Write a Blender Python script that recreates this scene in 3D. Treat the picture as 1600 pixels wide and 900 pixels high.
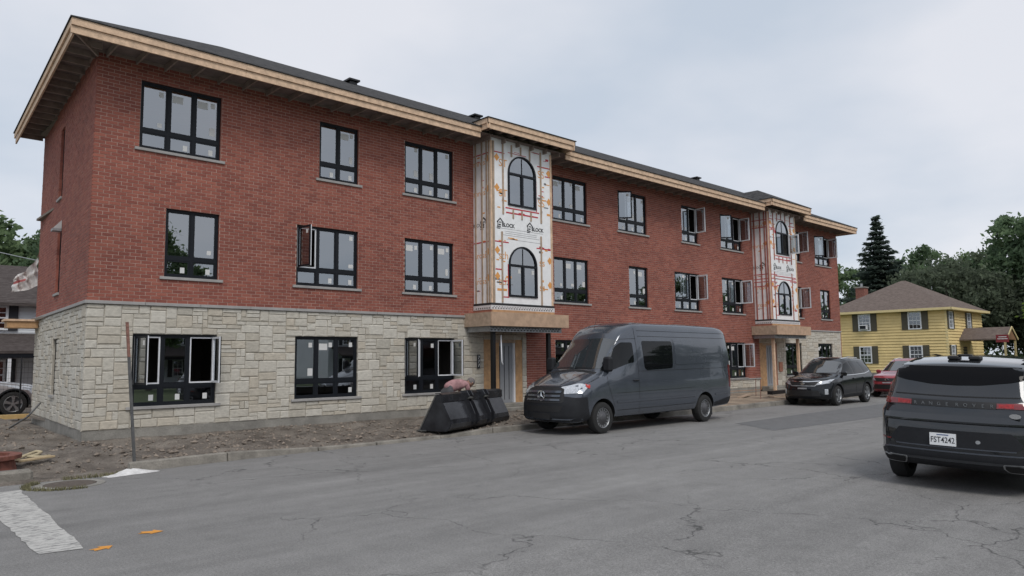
import bpy, bmesh, math, random
from mathutils import Vector, Matrix
from mathutils.bvhtree import BVHTree

R = math.radians
scene = bpy.context.scene
col = scene.collection
for o in list(bpy.data.objects):
    bpy.data.objects.remove(o)
random.seed(7)

# ------------------------------------------------------------------ camera
cam_d = bpy.data.cameras.new('camera')
cam = bpy.data.objects.new('camera', cam_d)
col.objects.link(cam)
scene.camera = cam
CAM = Vector((-4.495, -17.528, 1.768))
_yaw, _pitch, _roll = 0.75272, 0.09581, -0.01101
_f = Vector((math.sin(_yaw)*math.cos(_pitch), math.cos(_yaw)*math.cos(_pitch), math.sin(_pitch)))
_r = Vector((math.cos(_yaw), -math.sin(_yaw), 0))
_u = _r.cross(_f)
_r2 = _r*math.cos(_roll) + _u*math.sin(_roll)
_u2 = -_r*math.sin(_roll) + _u*math.cos(_roll)
_m = Matrix((_r2, _u2, -_f)).transposed().to_4x4()
_m.translation = CAM
cam.matrix_world = _m
cam_d.lens = 26.14
cam_d.sensor_width = 36
cam_d.clip_start = 0.05
cam_d.clip_end = 4000

# ------------------------------------------------------------------ world: overcast sky
SUN_EL, SUN_AZ = R(50), R(205)      # azimuth of the sun measured clockwise from +Y
world = bpy.data.worlds.new('World')
scene.world = world
world.use_nodes = True
nt = world.node_tree
N, LK = nt.nodes, nt.links
N.clear()
w_out = N.new('ShaderNodeOutputWorld')
w_bg = N.new('ShaderNodeBackground')
w_bg.inputs['Strength'].default_value = 1.0
LK.new(w_bg.outputs[0], w_out.inputs[0])
sky = N.new('ShaderNodeTexSky')
sky.sky_type = 'NISHITA'
sky.sun_disc = False
sky.sun_elevation = SUN_EL
sky.sun_rotation = SUN_AZ
sk_s = N.new('ShaderNodeVectorMath'); sk_s.operation = 'SCALE'
sk_s.inputs['Scale'].default_value = 0.10
LK.new(sky.outputs[0], sk_s.inputs[0])
tc = N.new('ShaderNodeTexCoord')
sep = N.new('ShaderNodeSeparateXYZ'); LK.new(tc.outputs['Generated'], sep.inputs[0])
zz = N.new('ShaderNodeMath'); zz.operation = 'MAXIMUM'; zz.inputs[1].default_value = 0.0
LK.new(sep.outputs['Z'], zz.inputs[0])
za = N.new('ShaderNodeMath'); za.operation = 'ADD'; za.inputs[1].default_value = 0.22
LK.new(zz.outputs[0], za.inputs[0])
dv = N.new('ShaderNodeVectorMath'); dv.operation = 'DIVIDE'
cmb = N.new('ShaderNodeCombineXYZ')
for i in range(3): LK.new(za.outputs[0], cmb.inputs[i])
LK.new(tc.outputs['Generated'], dv.inputs[0]); LK.new(cmb.outputs[0], dv.inputs[1])
cn = N.new('ShaderNodeTexNoise')
cn.inputs['Scale'].default_value = 1.15; cn.inputs['Detail'].default_value = 5
cn.inputs['Roughness'].default_value = 0.48
LK.new(dv.outputs[0], cn.inputs['Vector'])
cr = N.new('ShaderNodeValToRGB')
cr.color_ramp.elements[0].position = 0.36; cr.color_ramp.elements[0].color = (0.515, 0.575, 0.66, 1)
cr.color_ramp.elements[1].position = 0.64; cr.color_ramp.elements[1].color = (0.715, 0.728, 0.775, 1)
LK.new(cn.outputs['Fac'], cr.inputs['Fac'])
cm = N.new('ShaderNodeMixRGB'); cm.inputs['Fac'].default_value = 0.90
LK.new(sk_s.outputs[0], cm.inputs[1]); LK.new(cr.outputs[0], cm.inputs[2])
LK.new(cm.outputs[0], w_bg.inputs['Color'])

sun_d = bpy.data.lights.new('sun', 'SUN')
sun_d.energy = 1.4
sun_d.angle = R(22)
sun_d.color = (1.0, 0.96, 0.90)
sun = bpy.data.objects.new('sun', sun_d)
col.objects.link(sun)
_sd = Vector((math.sin(SUN_AZ)*math.cos(SUN_EL), math.cos(SUN_AZ)*math.cos(SUN_EL), math.sin(SUN_EL)))
sun.rotation_euler = _sd.to_track_quat('Z', 'Y').to_euler()
sun.location = (0, -10, 40)

scene.view_settings.view_transform = 'Standard'
scene.view_settings.look = 'None'
scene.view_settings.exposure = 0.20
scene.view_settings.gamma = 1.0
scene.view_settings.use_curve_mapping = False

# ------------------------------------------------------------------ helpers
def tag(o, label=None, cat=None, group=None, kind=None):
    if label: o['label'] = label
    if cat: o['category'] = cat
    if group: o['group'] = group
    if kind: o['kind'] = kind
    return o

def thing(name, loc, label, cat, rz=0.0, group=None):
    o = bpy.data.objects.new(name, None)
    o.empty_display_size = 0.3
    o.location = loc
    o.rotation_euler = (0, 0, rz)
    col.objects.link(o)
    return tag(o, label, cat, group)

def basis(o):
    return Matrix.LocRotScale(o.location, o.rotation_euler.to_quaternion(), o.scale)

def attach(o, parent, world=True):
    """parent o; world=True keeps geometry given in world coordinates"""
    o.parent = parent
    if world:
        m = basis(parent)
        p = parent.parent
        if p is not None:
            m = basis(p) @ parent.matrix_parent_inverse @ m if False else full(parent)
        o.matrix_parent_inverse = m.inverted()
    return o

def full(o):
    m = basis(o)
    if o.parent is not None:
        m = full(o.parent) @ o.matrix_parent_inverse @ m
    return m

def add_mesh(name, verts, faces, mat, parent=None, world=True, smooth=False, mats=None, fm=None):
    me = bpy.data.meshes.new(name)
    me.from_pydata(verts, [], faces)
    for m in (mats or [mat]):
        me.materials.append(m)
    if fm:
        me.polygons.foreach_set('material_index', fm)
    if smooth:
        me.polygons.foreach_set('use_smooth', [True]*len(me.polygons))
    me.update()
    o = bpy.data.objects.new(name, me)
    col.objects.link(o)
    if parent is not None:
        attach(o, parent, world)
    return o

class MB:
    """collects simple solids; build() links them as one mesh object"""
    def __init__(s): s.v = []; s.f = []
    def box(s, x0, x1, y0, y1, z0, z1, m=None):
        b = len(s.v)
        c = [(x0,y0,z0),(x1,y0,z0),(x1,y1,z0),(x0,y1,z0),(x0,y0,z1),(x1,y0,z1),(x1,y1,z1),(x0,y1,z1)]
        s.v += [tuple(m @ Vector(q)) for q in c] if m else c
        s.f += [(b,b+3,b+2,b+1),(b+4,b+5,b+6,b+7),(b,b+1,b+5,b+4),(b+1,b+2,b+6,b+5),(b+2,b+3,b+7,b+6),(b+3,b,b+4,b+7)]
        return s
    def bar(s, p, q, w, h, up=(0,0,1)):
        p, q = Vector(p), Vector(q); d = (q-p)
        L = d.length; d.normalize(); u = Vector(up)
        sd = d.cross(u)
        if sd.length < 1e-5: sd = d.cross(Vector((1,0,0)))
        sd.normalize(); u = sd.cross(d)
        m = Matrix((d, sd, u)).transposed().to_4x4(); m.translation = p
        return s.box(0, L, -w/2, w/2, -h/2, h/2, m)
    def tube(s, pts, r, n=8, cap=True):
        pts = [Vector(p) for p in pts]; rings = []
        rr = r if isinstance(r, (list, tuple)) else [r]*len(pts)
        ref = None
        for i, p in enumerate(pts):
            t = (pts[min(i+1, len(pts)-1)] - pts[max(i-1, 0)]).normalized()
            if ref is None:
                ref = t.orthogonal().normalized()
            ref = (ref - t*ref.dot(t)).normalized()
            b = t.cross(ref)
            ring = []
            for k in range(n):
                a = 2*math.pi*k/n
                s.v.append(tuple(p + (ref*math.cos(a) + b*math.sin(a))*rr[i])); ring.append(len(s.v)-1)
            rings.append(ring)
        for a, b in zip(rings, rings[1:]):
            for k in range(n):
                s.f.append((a[k], a[(k+1)%n], b[(k+1)%n], b[k]))
        if cap:
            s.f.append(tuple(reversed(rings[0]))); s.f.append(tuple(rings[-1]))
        return s
    def lathe(s, prof, n=32, m=None, axis='y'):
        """prof: (radius, offset along axis)"""
        b = len(s.v); k = len(prof)
        for i in range(n):
            a = 2*math.pi*i/n
            for (r, h) in prof:
                q = Vector((r*math.cos(a), h, r*math.sin(a))) if axis == 'y' else Vector((r*math.cos(a), r*math.sin(a), h))
                s.v.append(tuple(m @ q) if m else tuple(q))
        for i in range(n):
            j = (i+1) % n
            for t in range(k-1):
                s.f.append((b+i*k+t, b+i*k+t+1, b+j*k+t+1, b+j*k+t))
        return s
    def prism(s, poly, lo, hi, fn):
        """poly 2D outline; fn(u, v, w) -> 3D"""
        b = len(s.v); n = len(poly)
        for (u, v) in poly: s.v.append(tuple(fn(u, v, lo)))
        for (u, v) in poly: s.v.append(tuple(fn(u, v, hi)))
        s.f.append(tuple(range(b, b+n))); s.f.append(tuple(reversed(range(b+n, b+2*n))))
        for i in range(n):
            j = (i+1) % n
            s.f.append((b+i, b+n+i, b+n+j, b+j))
        return s
    def quad(s, a, b_, c, d):
        b = len(s.v); s.v += [tuple(a), tuple(b_), tuple(c), tuple(d)]; s.f.append((b, b+1, b+2, b+3)); return s
    def build(s, name, mat, parent=None, world=True, smooth=False, bevel=0, fix=True):
        o = add_mesh(name, s.v, s.f, mat, parent, world, smooth)
        if fix or bevel:
            bm = bmesh.new(); bm.from_mesh(o.data)
            bmesh.ops.recalc_face_normals(bm, faces=bm.faces)
            if bevel:
                ed = [e for e in bm.edges if len(e.link_faces) == 2 and e.calc_face_angle(0) > 0.5]
                bmesh.ops.bevel(bm, geom=ed, offset=bevel, segments=1, affect='EDGES', clamp_overlap=True)
            bm.to_mesh(o.data); bm.free()
        return o

def text_mesh(name, body, size, mat, m, parent, ext=0.002, align='CENTER', sx=1.0, world=True, bold=0.0):
    cu = bpy.data.curves.new(name, 'FONT'); cu.body = body; cu.size = size
    cu.align_x = align; cu.align_y = 'CENTER'; cu.extrude = ext; cu.offset = bold
    cu.resolution_u = 3
    t = bpy.data.objects.new(name+'_c', cu); col.objects.link(t)
    dg = bpy.context.evaluated_depsgraph_get(); dg.update()
    me = bpy.data.meshes.new_from_object(t.evaluated_get(dg))
    bpy.data.objects.remove(t)
    me.name = name
    me.transform(m @ Matrix.Diagonal((sx, 1, 1, 1)))
    me.materials.clear(); me.materials.append(mat)
    o = bpy.data.objects.new(name, me); col.objects.link(o)
    if parent is not None: attach(o, parent, world)
    return o

def curve_mesh(name, loops, ext, mat, fn, parent, world=True):
    """flat plate with holes: loops of 2D points, given thickness, mapped by fn(u, v, w)"""
    cu = bpy.data.curves.new(name, 'CURVE'); cu.dimensions = '2D'; cu.fill_mode = 'BOTH'; cu.extrude = ext
    for lp in loops:
        sp = cu.splines.new('POLY'); sp.points.add(len(lp)-1); sp.use_cyclic_u = True
        for q, (u, v) in zip(sp.points, lp): q.co = (u, v, 0, 1)
    t = bpy.data.objects.new(name+'_c', cu); col.objects.link(t)
    dg = bpy.context.evaluated_depsgraph_get(); dg.update()
    me = bpy.data.meshes.new_from_object(t.evaluated_get(dg))
    bpy.data.objects.remove(t)
    for v in me.vertices: v.co = Vector(fn(v.co.x, v.co.y, v.co.z))
    me.name = name; me.materials.clear(); me.materials.append(mat)
    for pl in me.polygons: pl.use_smooth = False
    o = bpy.data.objects.new(name, me); col.objects.link(o)
    if parent is not None: attach(o, parent, world)
    return o

# ------------------------------------------------------------------ materials
def M(name, c, rough=0.7, metal=0.0, var=0.12, scale=6.0, bump=0.0, bscale=40.0, coat=0.0, spec=0.5, c2=None, detail=4, fine=0.0):
    m = bpy.data.materials.new(name); m.use_nodes = True
    t = m.node_tree; b = t.nodes['Principled BSDF']
    b.inputs['Roughness'].default_value = rough; b.inputs['Metallic'].default_value = metal
    b.inputs['Coat Weight'].default_value = coat; b.inputs['Coat Roughness'].default_value = 0.04
    b.inputs['Specular IOR Level'].default_value = spec
    b.inputs['Base Color'].default_value = (*c, 1)
    if var or bump or c2:
        g = t.nodes.new('ShaderNodeNewGeometry')
        if var or c2:
            n = t.nodes.new('ShaderNodeTexNoise'); n.inputs['Scale'].default_value = scale; n.inputs['Detail'].default_value = detail
            n.inputs['Roughness'].default_value = 0.62
            t.links.new(g.outputs['Position'], n.inputs['Vector'])
            r = t.nodes.new('ShaderNodeValToRGB')
            ca = tuple(max(0, x*(1-var)) for x in c); cb = c2 if c2 else tuple(min(1, x*(1+var)) for x in c)
            r.color_ramp.elements[0].position = 0.33; r.color_ramp.elements[0].color = (*ca, 1)
            r.color_ramp.elements[1].position = 0.67; r.color_ramp.elements[1].color = (*cb, 1)
            t.links.new(n.outputs['Fac'], r.inputs['Fac'])
            out = r.outputs[0]
            if fine:
                n3 = t.nodes.new('ShaderNodeTexNoise'); n3.inputs['Scale'].default_value = bscale*1.7; n3.inputs['Detail'].default_value = 2
                t.links.new(g.outputs['Position'], n3.inputs['Vector'])
                mr = t.nodes.new('ShaderNodeMapRange'); mr.inputs[1].default_value = 0.3; mr.inputs[2].default_value = 0.7
                mr.inputs[3].default_value = 1-fine; mr.inputs[4].default_value = 1+fine
                t.links.new(n3.outputs['Fac'], mr.inputs[0])
                vm = t.nodes.new('ShaderNodeVectorMath'); vm.operation = 'SCALE'
                t.links.new(out, vm.inputs[0]); t.links.new(mr.outputs[0], vm.inputs['Scale'])
                out = vm.outputs[0]
            t.links.new(out, b.inputs['Base Color'])
        if bump:
            n2 = t.nodes.new('ShaderNodeTexNoise'); n2.inputs['Scale'].default_value = bscale; n2.inputs['Detail'].default_value = 5
            t.links.new(g.outputs['Position'], n2.inputs['Vector'])
            bp = t.nodes.new('ShaderNodeBump'); bp.inputs['Strength'].default_value = bump; bp.inputs['Distance'].default_value = 0.02
            t.links.new(n2.outputs['Fac'], bp.inputs['Height']); t.links.new(bp.outputs[0], b.inputs['Normal'])
    return m

def glass_mat(name, tint, refl_base, refl_gain, rough=0.01, wav=0.0):
    """window glass: fresnel mirror over tinted clear glass"""
    m = bpy.data.materials.new(name); m.use_nodes = True
    t = m.node_tree; t.nodes.clear()
    o = t.nodes.new('ShaderNodeOutputMaterial')
    mx = t.nodes.new('ShaderNodeMixShader'); tr = t.nodes.new('ShaderNodeBsdfTransparent'); gl = t.nodes.new('ShaderNodeBsdfGlossy')
    tr.inputs[0].default_value = (*tint, 1); gl.inputs['Roughness'].default_value = rough
    gl.inputs['Color'].default_value = (0.92, 0.96, 1.0, 1)
    lw = t.nodes.new('ShaderNodeLayerWeight'); lw.inputs['Blend'].default_value = .5
    p5 = t.nodes.new('ShaderNodeMath'); p5.operation = 'POWER'; p5.inputs[1].default_value = 5; t.links.new(lw.outputs['Facing'], p5.inputs[0])
    fr = t.nodes.new('ShaderNodeMath'); fr.operation = 'MULTIPLY_ADD'; fr.inputs[1].default_value = .96; fr.inputs[2].default_value = .04; t.links.new(p5.outputs[0], fr.inputs[0])
    ml = t.nodes.new('ShaderNodeMath'); ml.operation = 'MULTIPLY_ADD'; ml.use_clamp = True
    ml.inputs[1].default_value = refl_gain; ml.inputs[2].default_value = refl_base
    t.links.new(fr.outputs[0], ml.inputs[0]); t.links.new(ml.outputs[0], mx.inputs[0])
    t.links.new(tr.outputs[0], mx.inputs[1]); t.links.new(gl.outputs[0], mx.inputs[2]); t.links.new(mx.outputs[0], o.inputs[0])
    return m

def node(t, typ, **kw):
    n = t.nodes.new(typ)
    for k, v in kw.items(): setattr(n, k, v)
    return n

def brick_mat():
    m = bpy.data.materials.new('red_clay_brick'); m.use_nodes = True
    t = m.node_tree; b = t.nodes['Principled BSDF']; b.inputs['Roughness'].default_value = 0.85
    g = node(t, 'ShaderNodeNewGeometry'); s = node(t, 'ShaderNodeSeparateXYZ'); t.links.new(g.outputs['Position'], s.inputs[0])
    def mth(op, a, bb=None):
        n = node(t, 'ShaderNodeMath', operation=op)
        for i, q in enumerate((a, bb)):
            if q is None: continue
            if isinstance(q, (int, float)): n.inputs[i].default_value = q
            else: t.links.new(q, n.inputs[i])
        return n.outputs[0]
    k = mth('FLOOR', mth('DIVIDE', mth('SUBTRACT', s.outputs['Z'], 3.113), 0.0775))
    al = mth('ADD', mth('ADD', s.outputs['X'], 0.36), mth('MULTIPLY', s.outputs['Y'], 1.0))
    i = mth('FLOOR', mth('DIVIDE', mth('ADD', al, mth('MULTIPLY', mth('FLOORED_MODULO', k, 2.0), 0.115)), 0.23))
    cx = node(t, 'ShaderNodeCombineXYZ'); t.links.new(k, cx.inputs[0]); t.links.new(i, cx.inputs[1])
    wn = node(t, 'ShaderNodeTexWhiteNoise', noise_dimensions='2D'); t.links.new(cx.outputs[0], wn.inputs['Vector'])
    r = node(t, 'ShaderNodeValToRGB'); r.color_ramp.interpolation = 'LINEAR'
    e = r.color_ramp.elements
    e[0].position = 0; e[0].color = (0.210, 0.064, 0.047, 1); e[1].position = 1; e[1].color = (0.310, 0.104, 0.072, 1)
    q = e.new(0.45); q.color = (0.260, 0.082, 0.058, 1)
    t.links.new(wn.outputs['Value'], r.inputs['Fac'])
    n = node(t, 'ShaderNodeTexNoise'); n.inputs['Scale'].default_value = 0.35; n.inputs['Detail'].default_value = 3
    t.links.new(g.outputs['Position'], n.inputs['Vector'])
    mr = node(t, 'ShaderNodeMapRange'); mr.inputs[1].default_value = .3; mr.inputs[2].default_value = .7; mr.inputs[3].default_value = .86; mr.inputs[4].default_value = 1.16
    t.links.new(n.outputs['Fac'], mr.inputs[0])
    n2 = node(t, 'ShaderNodeTexNoise'); n2.inputs['Scale'].default_value = 45; n2.inputs['Detail'].default_value = 3
    t.links.new(g.outputs['Position'], n2.inputs['Vector'])
    mr2 = node(t, 'ShaderNodeMapRange'); mr2.inputs[1].default_value = .3; mr2.inputs[2].default_value = .7; mr2.inputs[3].default_value = .88; mr2.inputs[4].default_value = 1.12
    t.links.new(n2.outputs['Fac'], mr2.inputs[0])
    pr = mth('MULTIPLY', mr.outputs[0], mr2.outputs[0])
    vm = node(t, 'ShaderNodeVectorMath', operation='SCALE'); t.links.new(r.outputs[0], vm.inputs[0]); t.links.new(pr, vm.inputs['Scale'])
    t.links.new(vm.outputs[0], b.inputs['Base Color'])
    return m

def stone_mat():
    m = bpy.data.materials.new('grey_limestone'); m.use_nodes = True
    t = m.node_tree; b = t.nodes['Principled BSDF']; b.inputs['Roughness'].default_value = 0.9
    g = node(t, 'ShaderNodeNewGeometry')
    at = node(t, 'ShaderNodeAttribute', attribute_name='tone')
    oi = node(t, 'ShaderNodeObjectInfo')
    ad = node(t, 'ShaderNodeMath', operation='ADD'); t.links.new(at.outputs['Fac'], ad.inputs[0]); t.links.new(oi.outputs['Random'], ad.inputs[1])
    fr = node(t, 'ShaderNodeMath', operation='FRACT'); t.links.new(ad.outputs[0], fr.inputs[0])
    r = node(t, 'ShaderNodeValToRGB'); e = r.color_ramp.elements
    e[0].color = (0.43, 0.402, 0.345, 1); e[1].color = (0.57, 0.54, 0.475, 1)
    q = e.new(0.5); q.color = (0.50, 0.47, 0.408, 1); q = e.new(0.25); q.color = (0.50, 0.45, 0.37, 1)
    t.links.new(fr.outputs[0], r.inputs['Fac'])
    n = node(t, 'ShaderNodeTexNoise'); n.inputs['Scale'].default_value = 9; n.inputs['Detail'].default_value = 7; n.inputs['Roughness'].default_value = .65
    mp = node(t, 'ShaderNodeMapping'); mp.inputs['Scale'].default_value = (1, 1, 2.2)
    t.links.new(g.outputs['Position'], mp.inputs[0]); t.links.new(mp.outputs[0], n.inputs['Vector'])
    mr = node(t, 'ShaderNodeMapRange'); mr.inputs[1].default_value = .28; mr.inputs[2].default_value = .72; mr.inputs[3].default_value = .78; mr.inputs[4].default_value = 1.18
    t.links.new(n.outputs['Fac'], mr.inputs[0])
    vm = node(t, 'ShaderNodeVectorMath', operation='SCALE'); t.links.new(r.outputs[0], vm.inputs[0]); t.links.new(mr.outputs[0], vm.inputs['Scale'])
    t.links.new(vm.outputs[0], b.inputs['Base Color'])
    bp = node(t, 'ShaderNodeBump'); bp.inputs['Strength'].default_value = .5; bp.inputs['Distance'].default_value = .02
    t.links.new(n.outputs['Fac'], bp.inputs['Height']); t.links.new(bp.outputs[0], b.inputs['Normal'])
    return m

def asphalt_mat():
    m = bpy.data.materials.new('worn_asphalt'); m.use_nodes = True
    t = m.node_tree; b = t.nodes['Principled BSDF']; b.inputs['Roughness'].default_value = 0.88
    g = node(t, 'ShaderNodeNewGeometry')
    def noise(sc, det, rough=.6, vec=None, scale3=None):
        n = node(t, 'ShaderNodeTexNoise'); n.inputs['Scale'].default_value = sc; n.inputs['Detail'].default_value = det; n.inputs['Roughness'].default_value = rough
        src = g.outputs['Position']
        if scale3:
            mp = node(t, 'ShaderNodeMapping'); mp.inputs['Scale'].default_value = scale3; t.links.new(src, mp.inputs[0]); src = mp.outputs[0]
        t.links.new(src, n.inputs['Vector']); return n
    def rng(src, a, bb, c, d):
        mr = node(t, 'ShaderNodeMapRange'); mr.inputs[1].default_value = a; mr.inputs[2].default_value = bb; mr.inputs[3].default_value = c; mr.inputs[4].default_value = d
        t.links.new(src, mr.inputs[0]); return mr.outputs[0]
    def mul(a, bb):
        n = node(t, 'ShaderNodeMath', operation='MULTIPLY'); t.links.new(a, n.inputs[0]); t.links.new(bb, n.inputs[1]); return n.outputs[0]
    big = rng(noise(.25, 4).outputs['Fac'], .3, .7, .88, 1.12)
    streak = rng(noise(1.0, 4, .6, None, (.10, 1.8, 1)).outputs['Fac'], .3, .7, .85, 1.15)
    mid = rng(noise(3.5, 5, .7).outputs['Fac'], .25, .75, .87, 1.13)
    fine = mul(rng(noise(110, 2, .7).outputs['Fac'], .3, .7, .62, 1.38), rng(noise(42, 3, .7).outputs['Fac'], .3, .7, .74, 1.26))
    stain = rng(noise(.9, 6, .65).outputs['Fac'], .60, .74, 1.0, .80)
    v = mul(mul(mul(big, streak), mul(mid, fine)), stain)
    # cracks
    ds = noise(1.1, 4, .58); dm = node(t, 'ShaderNodeVectorMath', operation='SCALE'); dm.inputs['Scale'].default_value = 1.1
    t.links.new(ds.outputs['Color'], dm.inputs[0])
    av = node(t, 'ShaderNodeVectorMath', operation='ADD'); t.links.new(g.outputs['Position'], av.inputs[0]); t.links.new(dm.outputs[0], av.inputs[1])
    vo = node(t, 'ShaderNodeTexVoronoi', feature='DISTANCE_TO_EDGE'); vo.inputs['Scale'].default_value = .42
    t.links.new(av.outputs[0], vo.inputs['Vector'])
    line = rng(vo.outputs['Distance'], .0, .0075, 1.0, 0.0)
    msk = rng(noise(.17, 2).outputs['Fac'], .40, .52, 0, 1)
    brk = rng(noise(1.7, 3).outputs['Fac'], .36, .50, 0, 1)
    ck = mul(mul(line, msk), brk)
    inv = node(t, 'ShaderNodeMath', operation='MULTIPLY_ADD'); inv.inputs[1].default_value = -.72; inv.inputs[2].default_value = 1; t.links.new(ck, inv.inputs[0])
    v2 = mul(v, inv.outputs[0])
    c = node(t, 'ShaderNodeVectorMath', operation='SCALE'); c.inputs[0].default_value = (.205, .200, .194); t.links.new(v2, c.inputs['Scale'])
    t.links.new(c.outputs[0], b.inputs['Base Color'])
    bp = node(t, 'ShaderNodeBump'); bp.inputs['Strength'].default_value = .35; bp.inputs['Distance'].default_value = .01
    t.links.new(v2, bp.inputs['Height']); t.links.new(bp.outputs[0], b.inputs['Normal'])
    return m

def shingle_mat(name, c1, c2, sc=1.0):
    m = bpy.data.materials.new(name); m.use_nodes = True
    t = m.node_tree; b = t.nodes['Principled BSDF']; b.inputs['Roughness'].default_value = .95; b.inputs['Specular IOR Level'].default_value = .1
    g = node(t, 'ShaderNodeNewGeometry')
    n = node(t, 'ShaderNodeTexNoise'); n.inputs['Scale'].default_value = 4.5*sc; n.inputs['Detail'].default_value = 5; n.inputs['Roughness'].default_value = .75
    mp = node(t, 'ShaderNodeMapping'); mp.inputs['Scale'].default_value = (1, 1, 4); t.links.new(g.outputs['Position'], mp.inputs[0]); t.links.new(mp.outputs[0], n.inputs['Vector'])
    s = node(t, 'ShaderNodeSeparateXYZ'); t.links.new(g.outputs['Position'], s.inputs[0])
    wv = node(t, 'ShaderNodeMath', operation='MULTIPLY'); wv.inputs[1].default_value = 14*sc; t.links.new(s.outputs['Z'], wv.inputs[0])
    fr = node(t, 'ShaderNodeMath', operation='FRACT'); t.links.new(wv.outputs[0], fr.inputs[0])
    mr = node(t, 'ShaderNodeMapRange'); mr.inputs[1].default_value = 0; mr.inputs[2].default_value = .25; mr.inputs[3].default_value = .55; mr.inputs[4].default_value = 1; t.links.new(fr.outputs[0], mr.inputs[0])
    r = node(t, 'ShaderNodeValToRGB'); r.color_ramp.elements[0].position = .32; r.color_ramp.elements[0].color = (*c1, 1); r.color_ramp.elements[1].position = .68; r.color_ramp.elements[1].color = (*c2, 1)
    t.links.new(n.outputs['Fac'], r.inputs['Fac'])
    vm = node(t, 'ShaderNodeVectorMath', operation='SCALE'); t.links.new(r.outputs[0], vm.inputs[0]); t.links.new(mr.outputs[0], vm.inputs['Scale'])
    t.links.new(vm.outputs[0], b.inputs['Base Color'])
    return m

BRICK = brick_mat(); STONE = stone_mat(); ASPH = asphalt_mat()
MORTAR = M('pale_pink_mortar', (.45, .31, .262), .95, var=.16, scale=3)
SMORTAR = M('dark_stone_joint', (.34, .312, .265), .95, var=.15, scale=5)
CONC = M('grey_concrete', (.24, .228, .205), .9, var=.22, scale=2.2, bump=.4, bscale=30, fine=.12)
PRECAST = M('precast_sill', (.33, .32, .31), .85, var=.1, scale=5)
FRAME = M('black_frame', (.010, .012, .016), .45, var=0, spec=.22)
WHITEF = M('white_vinyl', (.72, .73, .76), .45, var=.04)
PANE = glass_mat('window_glass', (.55, .59, .61), .24, 2.2)
STICK = M('white_sticker', (.62, .62, .61), .7, var=.04)
LUMBER = M('raw_spruce', (.64, .455, .315), .8, var=.2, scale=7, bump=.1, fine=.08)
LUMBER2 = M('raw_spruce_grey', (.40, .30, .22), .85, var=.2, scale=8)
PLY = M('plywood', (.46, .275, .14), .75, var=.2, scale=6)
PLYD = M('plywood_red', (.36, .16, .105), .8, var=.2, scale=6)
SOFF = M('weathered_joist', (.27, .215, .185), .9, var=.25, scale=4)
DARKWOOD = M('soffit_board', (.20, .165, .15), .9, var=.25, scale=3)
FOAM = M('white_foil_insulation', (.84, .84, .84), .5, var=.06, scale=5, bump=.12, bscale=6)
ROOF = shingle_mat('charcoal_shingle', (.020, .021, .023), (.105, .102, .102))
DRYW = M('bare_stud_partition', (.11, .10, .09), .9, var=.05)
FLOORI = M('interior_floor', (.2, .17, .14), .9, var=.1)
BLACK = M('black_plastic', (.012, .012, .013), .55, var=0)
STEEL = M('galvanised_steel', (.34, .35, .36), .5, .6, var=.2, scale=12)
BLKSTEEL = M('black_steel', (.012, .012, .014), .38, .2, var=.2, scale=8)
# ================================================================== ground
from mathutils import noise as mnoise
def fbm(x, y, s=1.0, o=4):
    v = 0; a = 1
    for i in range(o):
        v += a*mnoise.noise((x*s, y*s, 3.7*i)); s *= 2.1; a *= .5
    return v

GRASS = M('lawn_green', (.07, .095, .035), .95, var=.3, scale=1.5, bump=.5, bscale=25, fine=.25)
DIRT = M('bare_earth', (.115, .094, .077), .97, var=.35, scale=1.6, bump=1.0, bscale=22, c2=(.205, .178, .15), detail=7, fine=.3)
SAND = M('tan_sand', (.15, .115, .09), .97, var=.25, scale=.8, bump=.6, bscale=25, fine=.2, c2=(.38,.30,.22), detail=6)
PEBBLE = M('earth_clods', (.20, .165, .135), .95, var=.45, scale=5)
KERB = M('weathered_kerb', (.215, .198, .172), .92, var=.3, scale=2.5, bump=.5, bscale=30, fine=.15)
PAINT = M('worn_white_paint', (.60, .59, .55), .85, var=.2, scale=8)
ORANGEP = M('orange_spray', (.62, .27, .045), .85, var=.15, scale=12)

add_mesh('ground', [(-2500,-2500,-.14),(2500,-2500,-.14),(2500,2500,-.14),(-2500,2500,-.14)], [(0,1,2,3)], GRASS)['kind'] = 'structure'

KP = [(-60,-4.35),(-1.0,-4.3),(2,-3.98),(8,-3.9),(12,-3.98),(18,-4.25),(22,-4.2),(400,-4.2)]
def kerb_y(x):
    for (a, b), (c, d) in zip(KP, KP[1:]):
        if a <= x <= c: return b + (d-b)*(x-a)/(c-a)
    return -4.2
def kerb_h(x):
    if x < 1.6: return .15
    if x < 3.2: return .15 - (x-1.6)/1.6*.09
    if x < 6.6: return .06
    if x < 7.7: return .06 + (x-6.6)/1.1*.09
    return .15

# road sheet: main street plus the cross street on the left
xs = [-400,-60,-14,-3] + [i*.5 for i in range(-5, 50)] + [40, 60, 100, 400]
v, f = [], []
for x in xs: v += [(x, -16.3, -.115), (x, -12.5, 0), (x, kerb_y(max(-60, x))+.02, 0)]
for i in range(len(xs)-1): f += [(3*i, 3*i+3, 3*i+4, 3*i+1), (3*i+1, 3*i+4, 3*i+5, 3*i+2)]
road = add_mesh('road', v, f, ASPH); tag(road, kind='structure')
cs = add_mesh('side_street', [(-14,-200,-.004),(-3.4,-200,-.004),(-3.4,200,-.004),(-14,200,-.004)], [(0,1,2,3)], ASPH); tag(cs, kind='structure')

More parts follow.
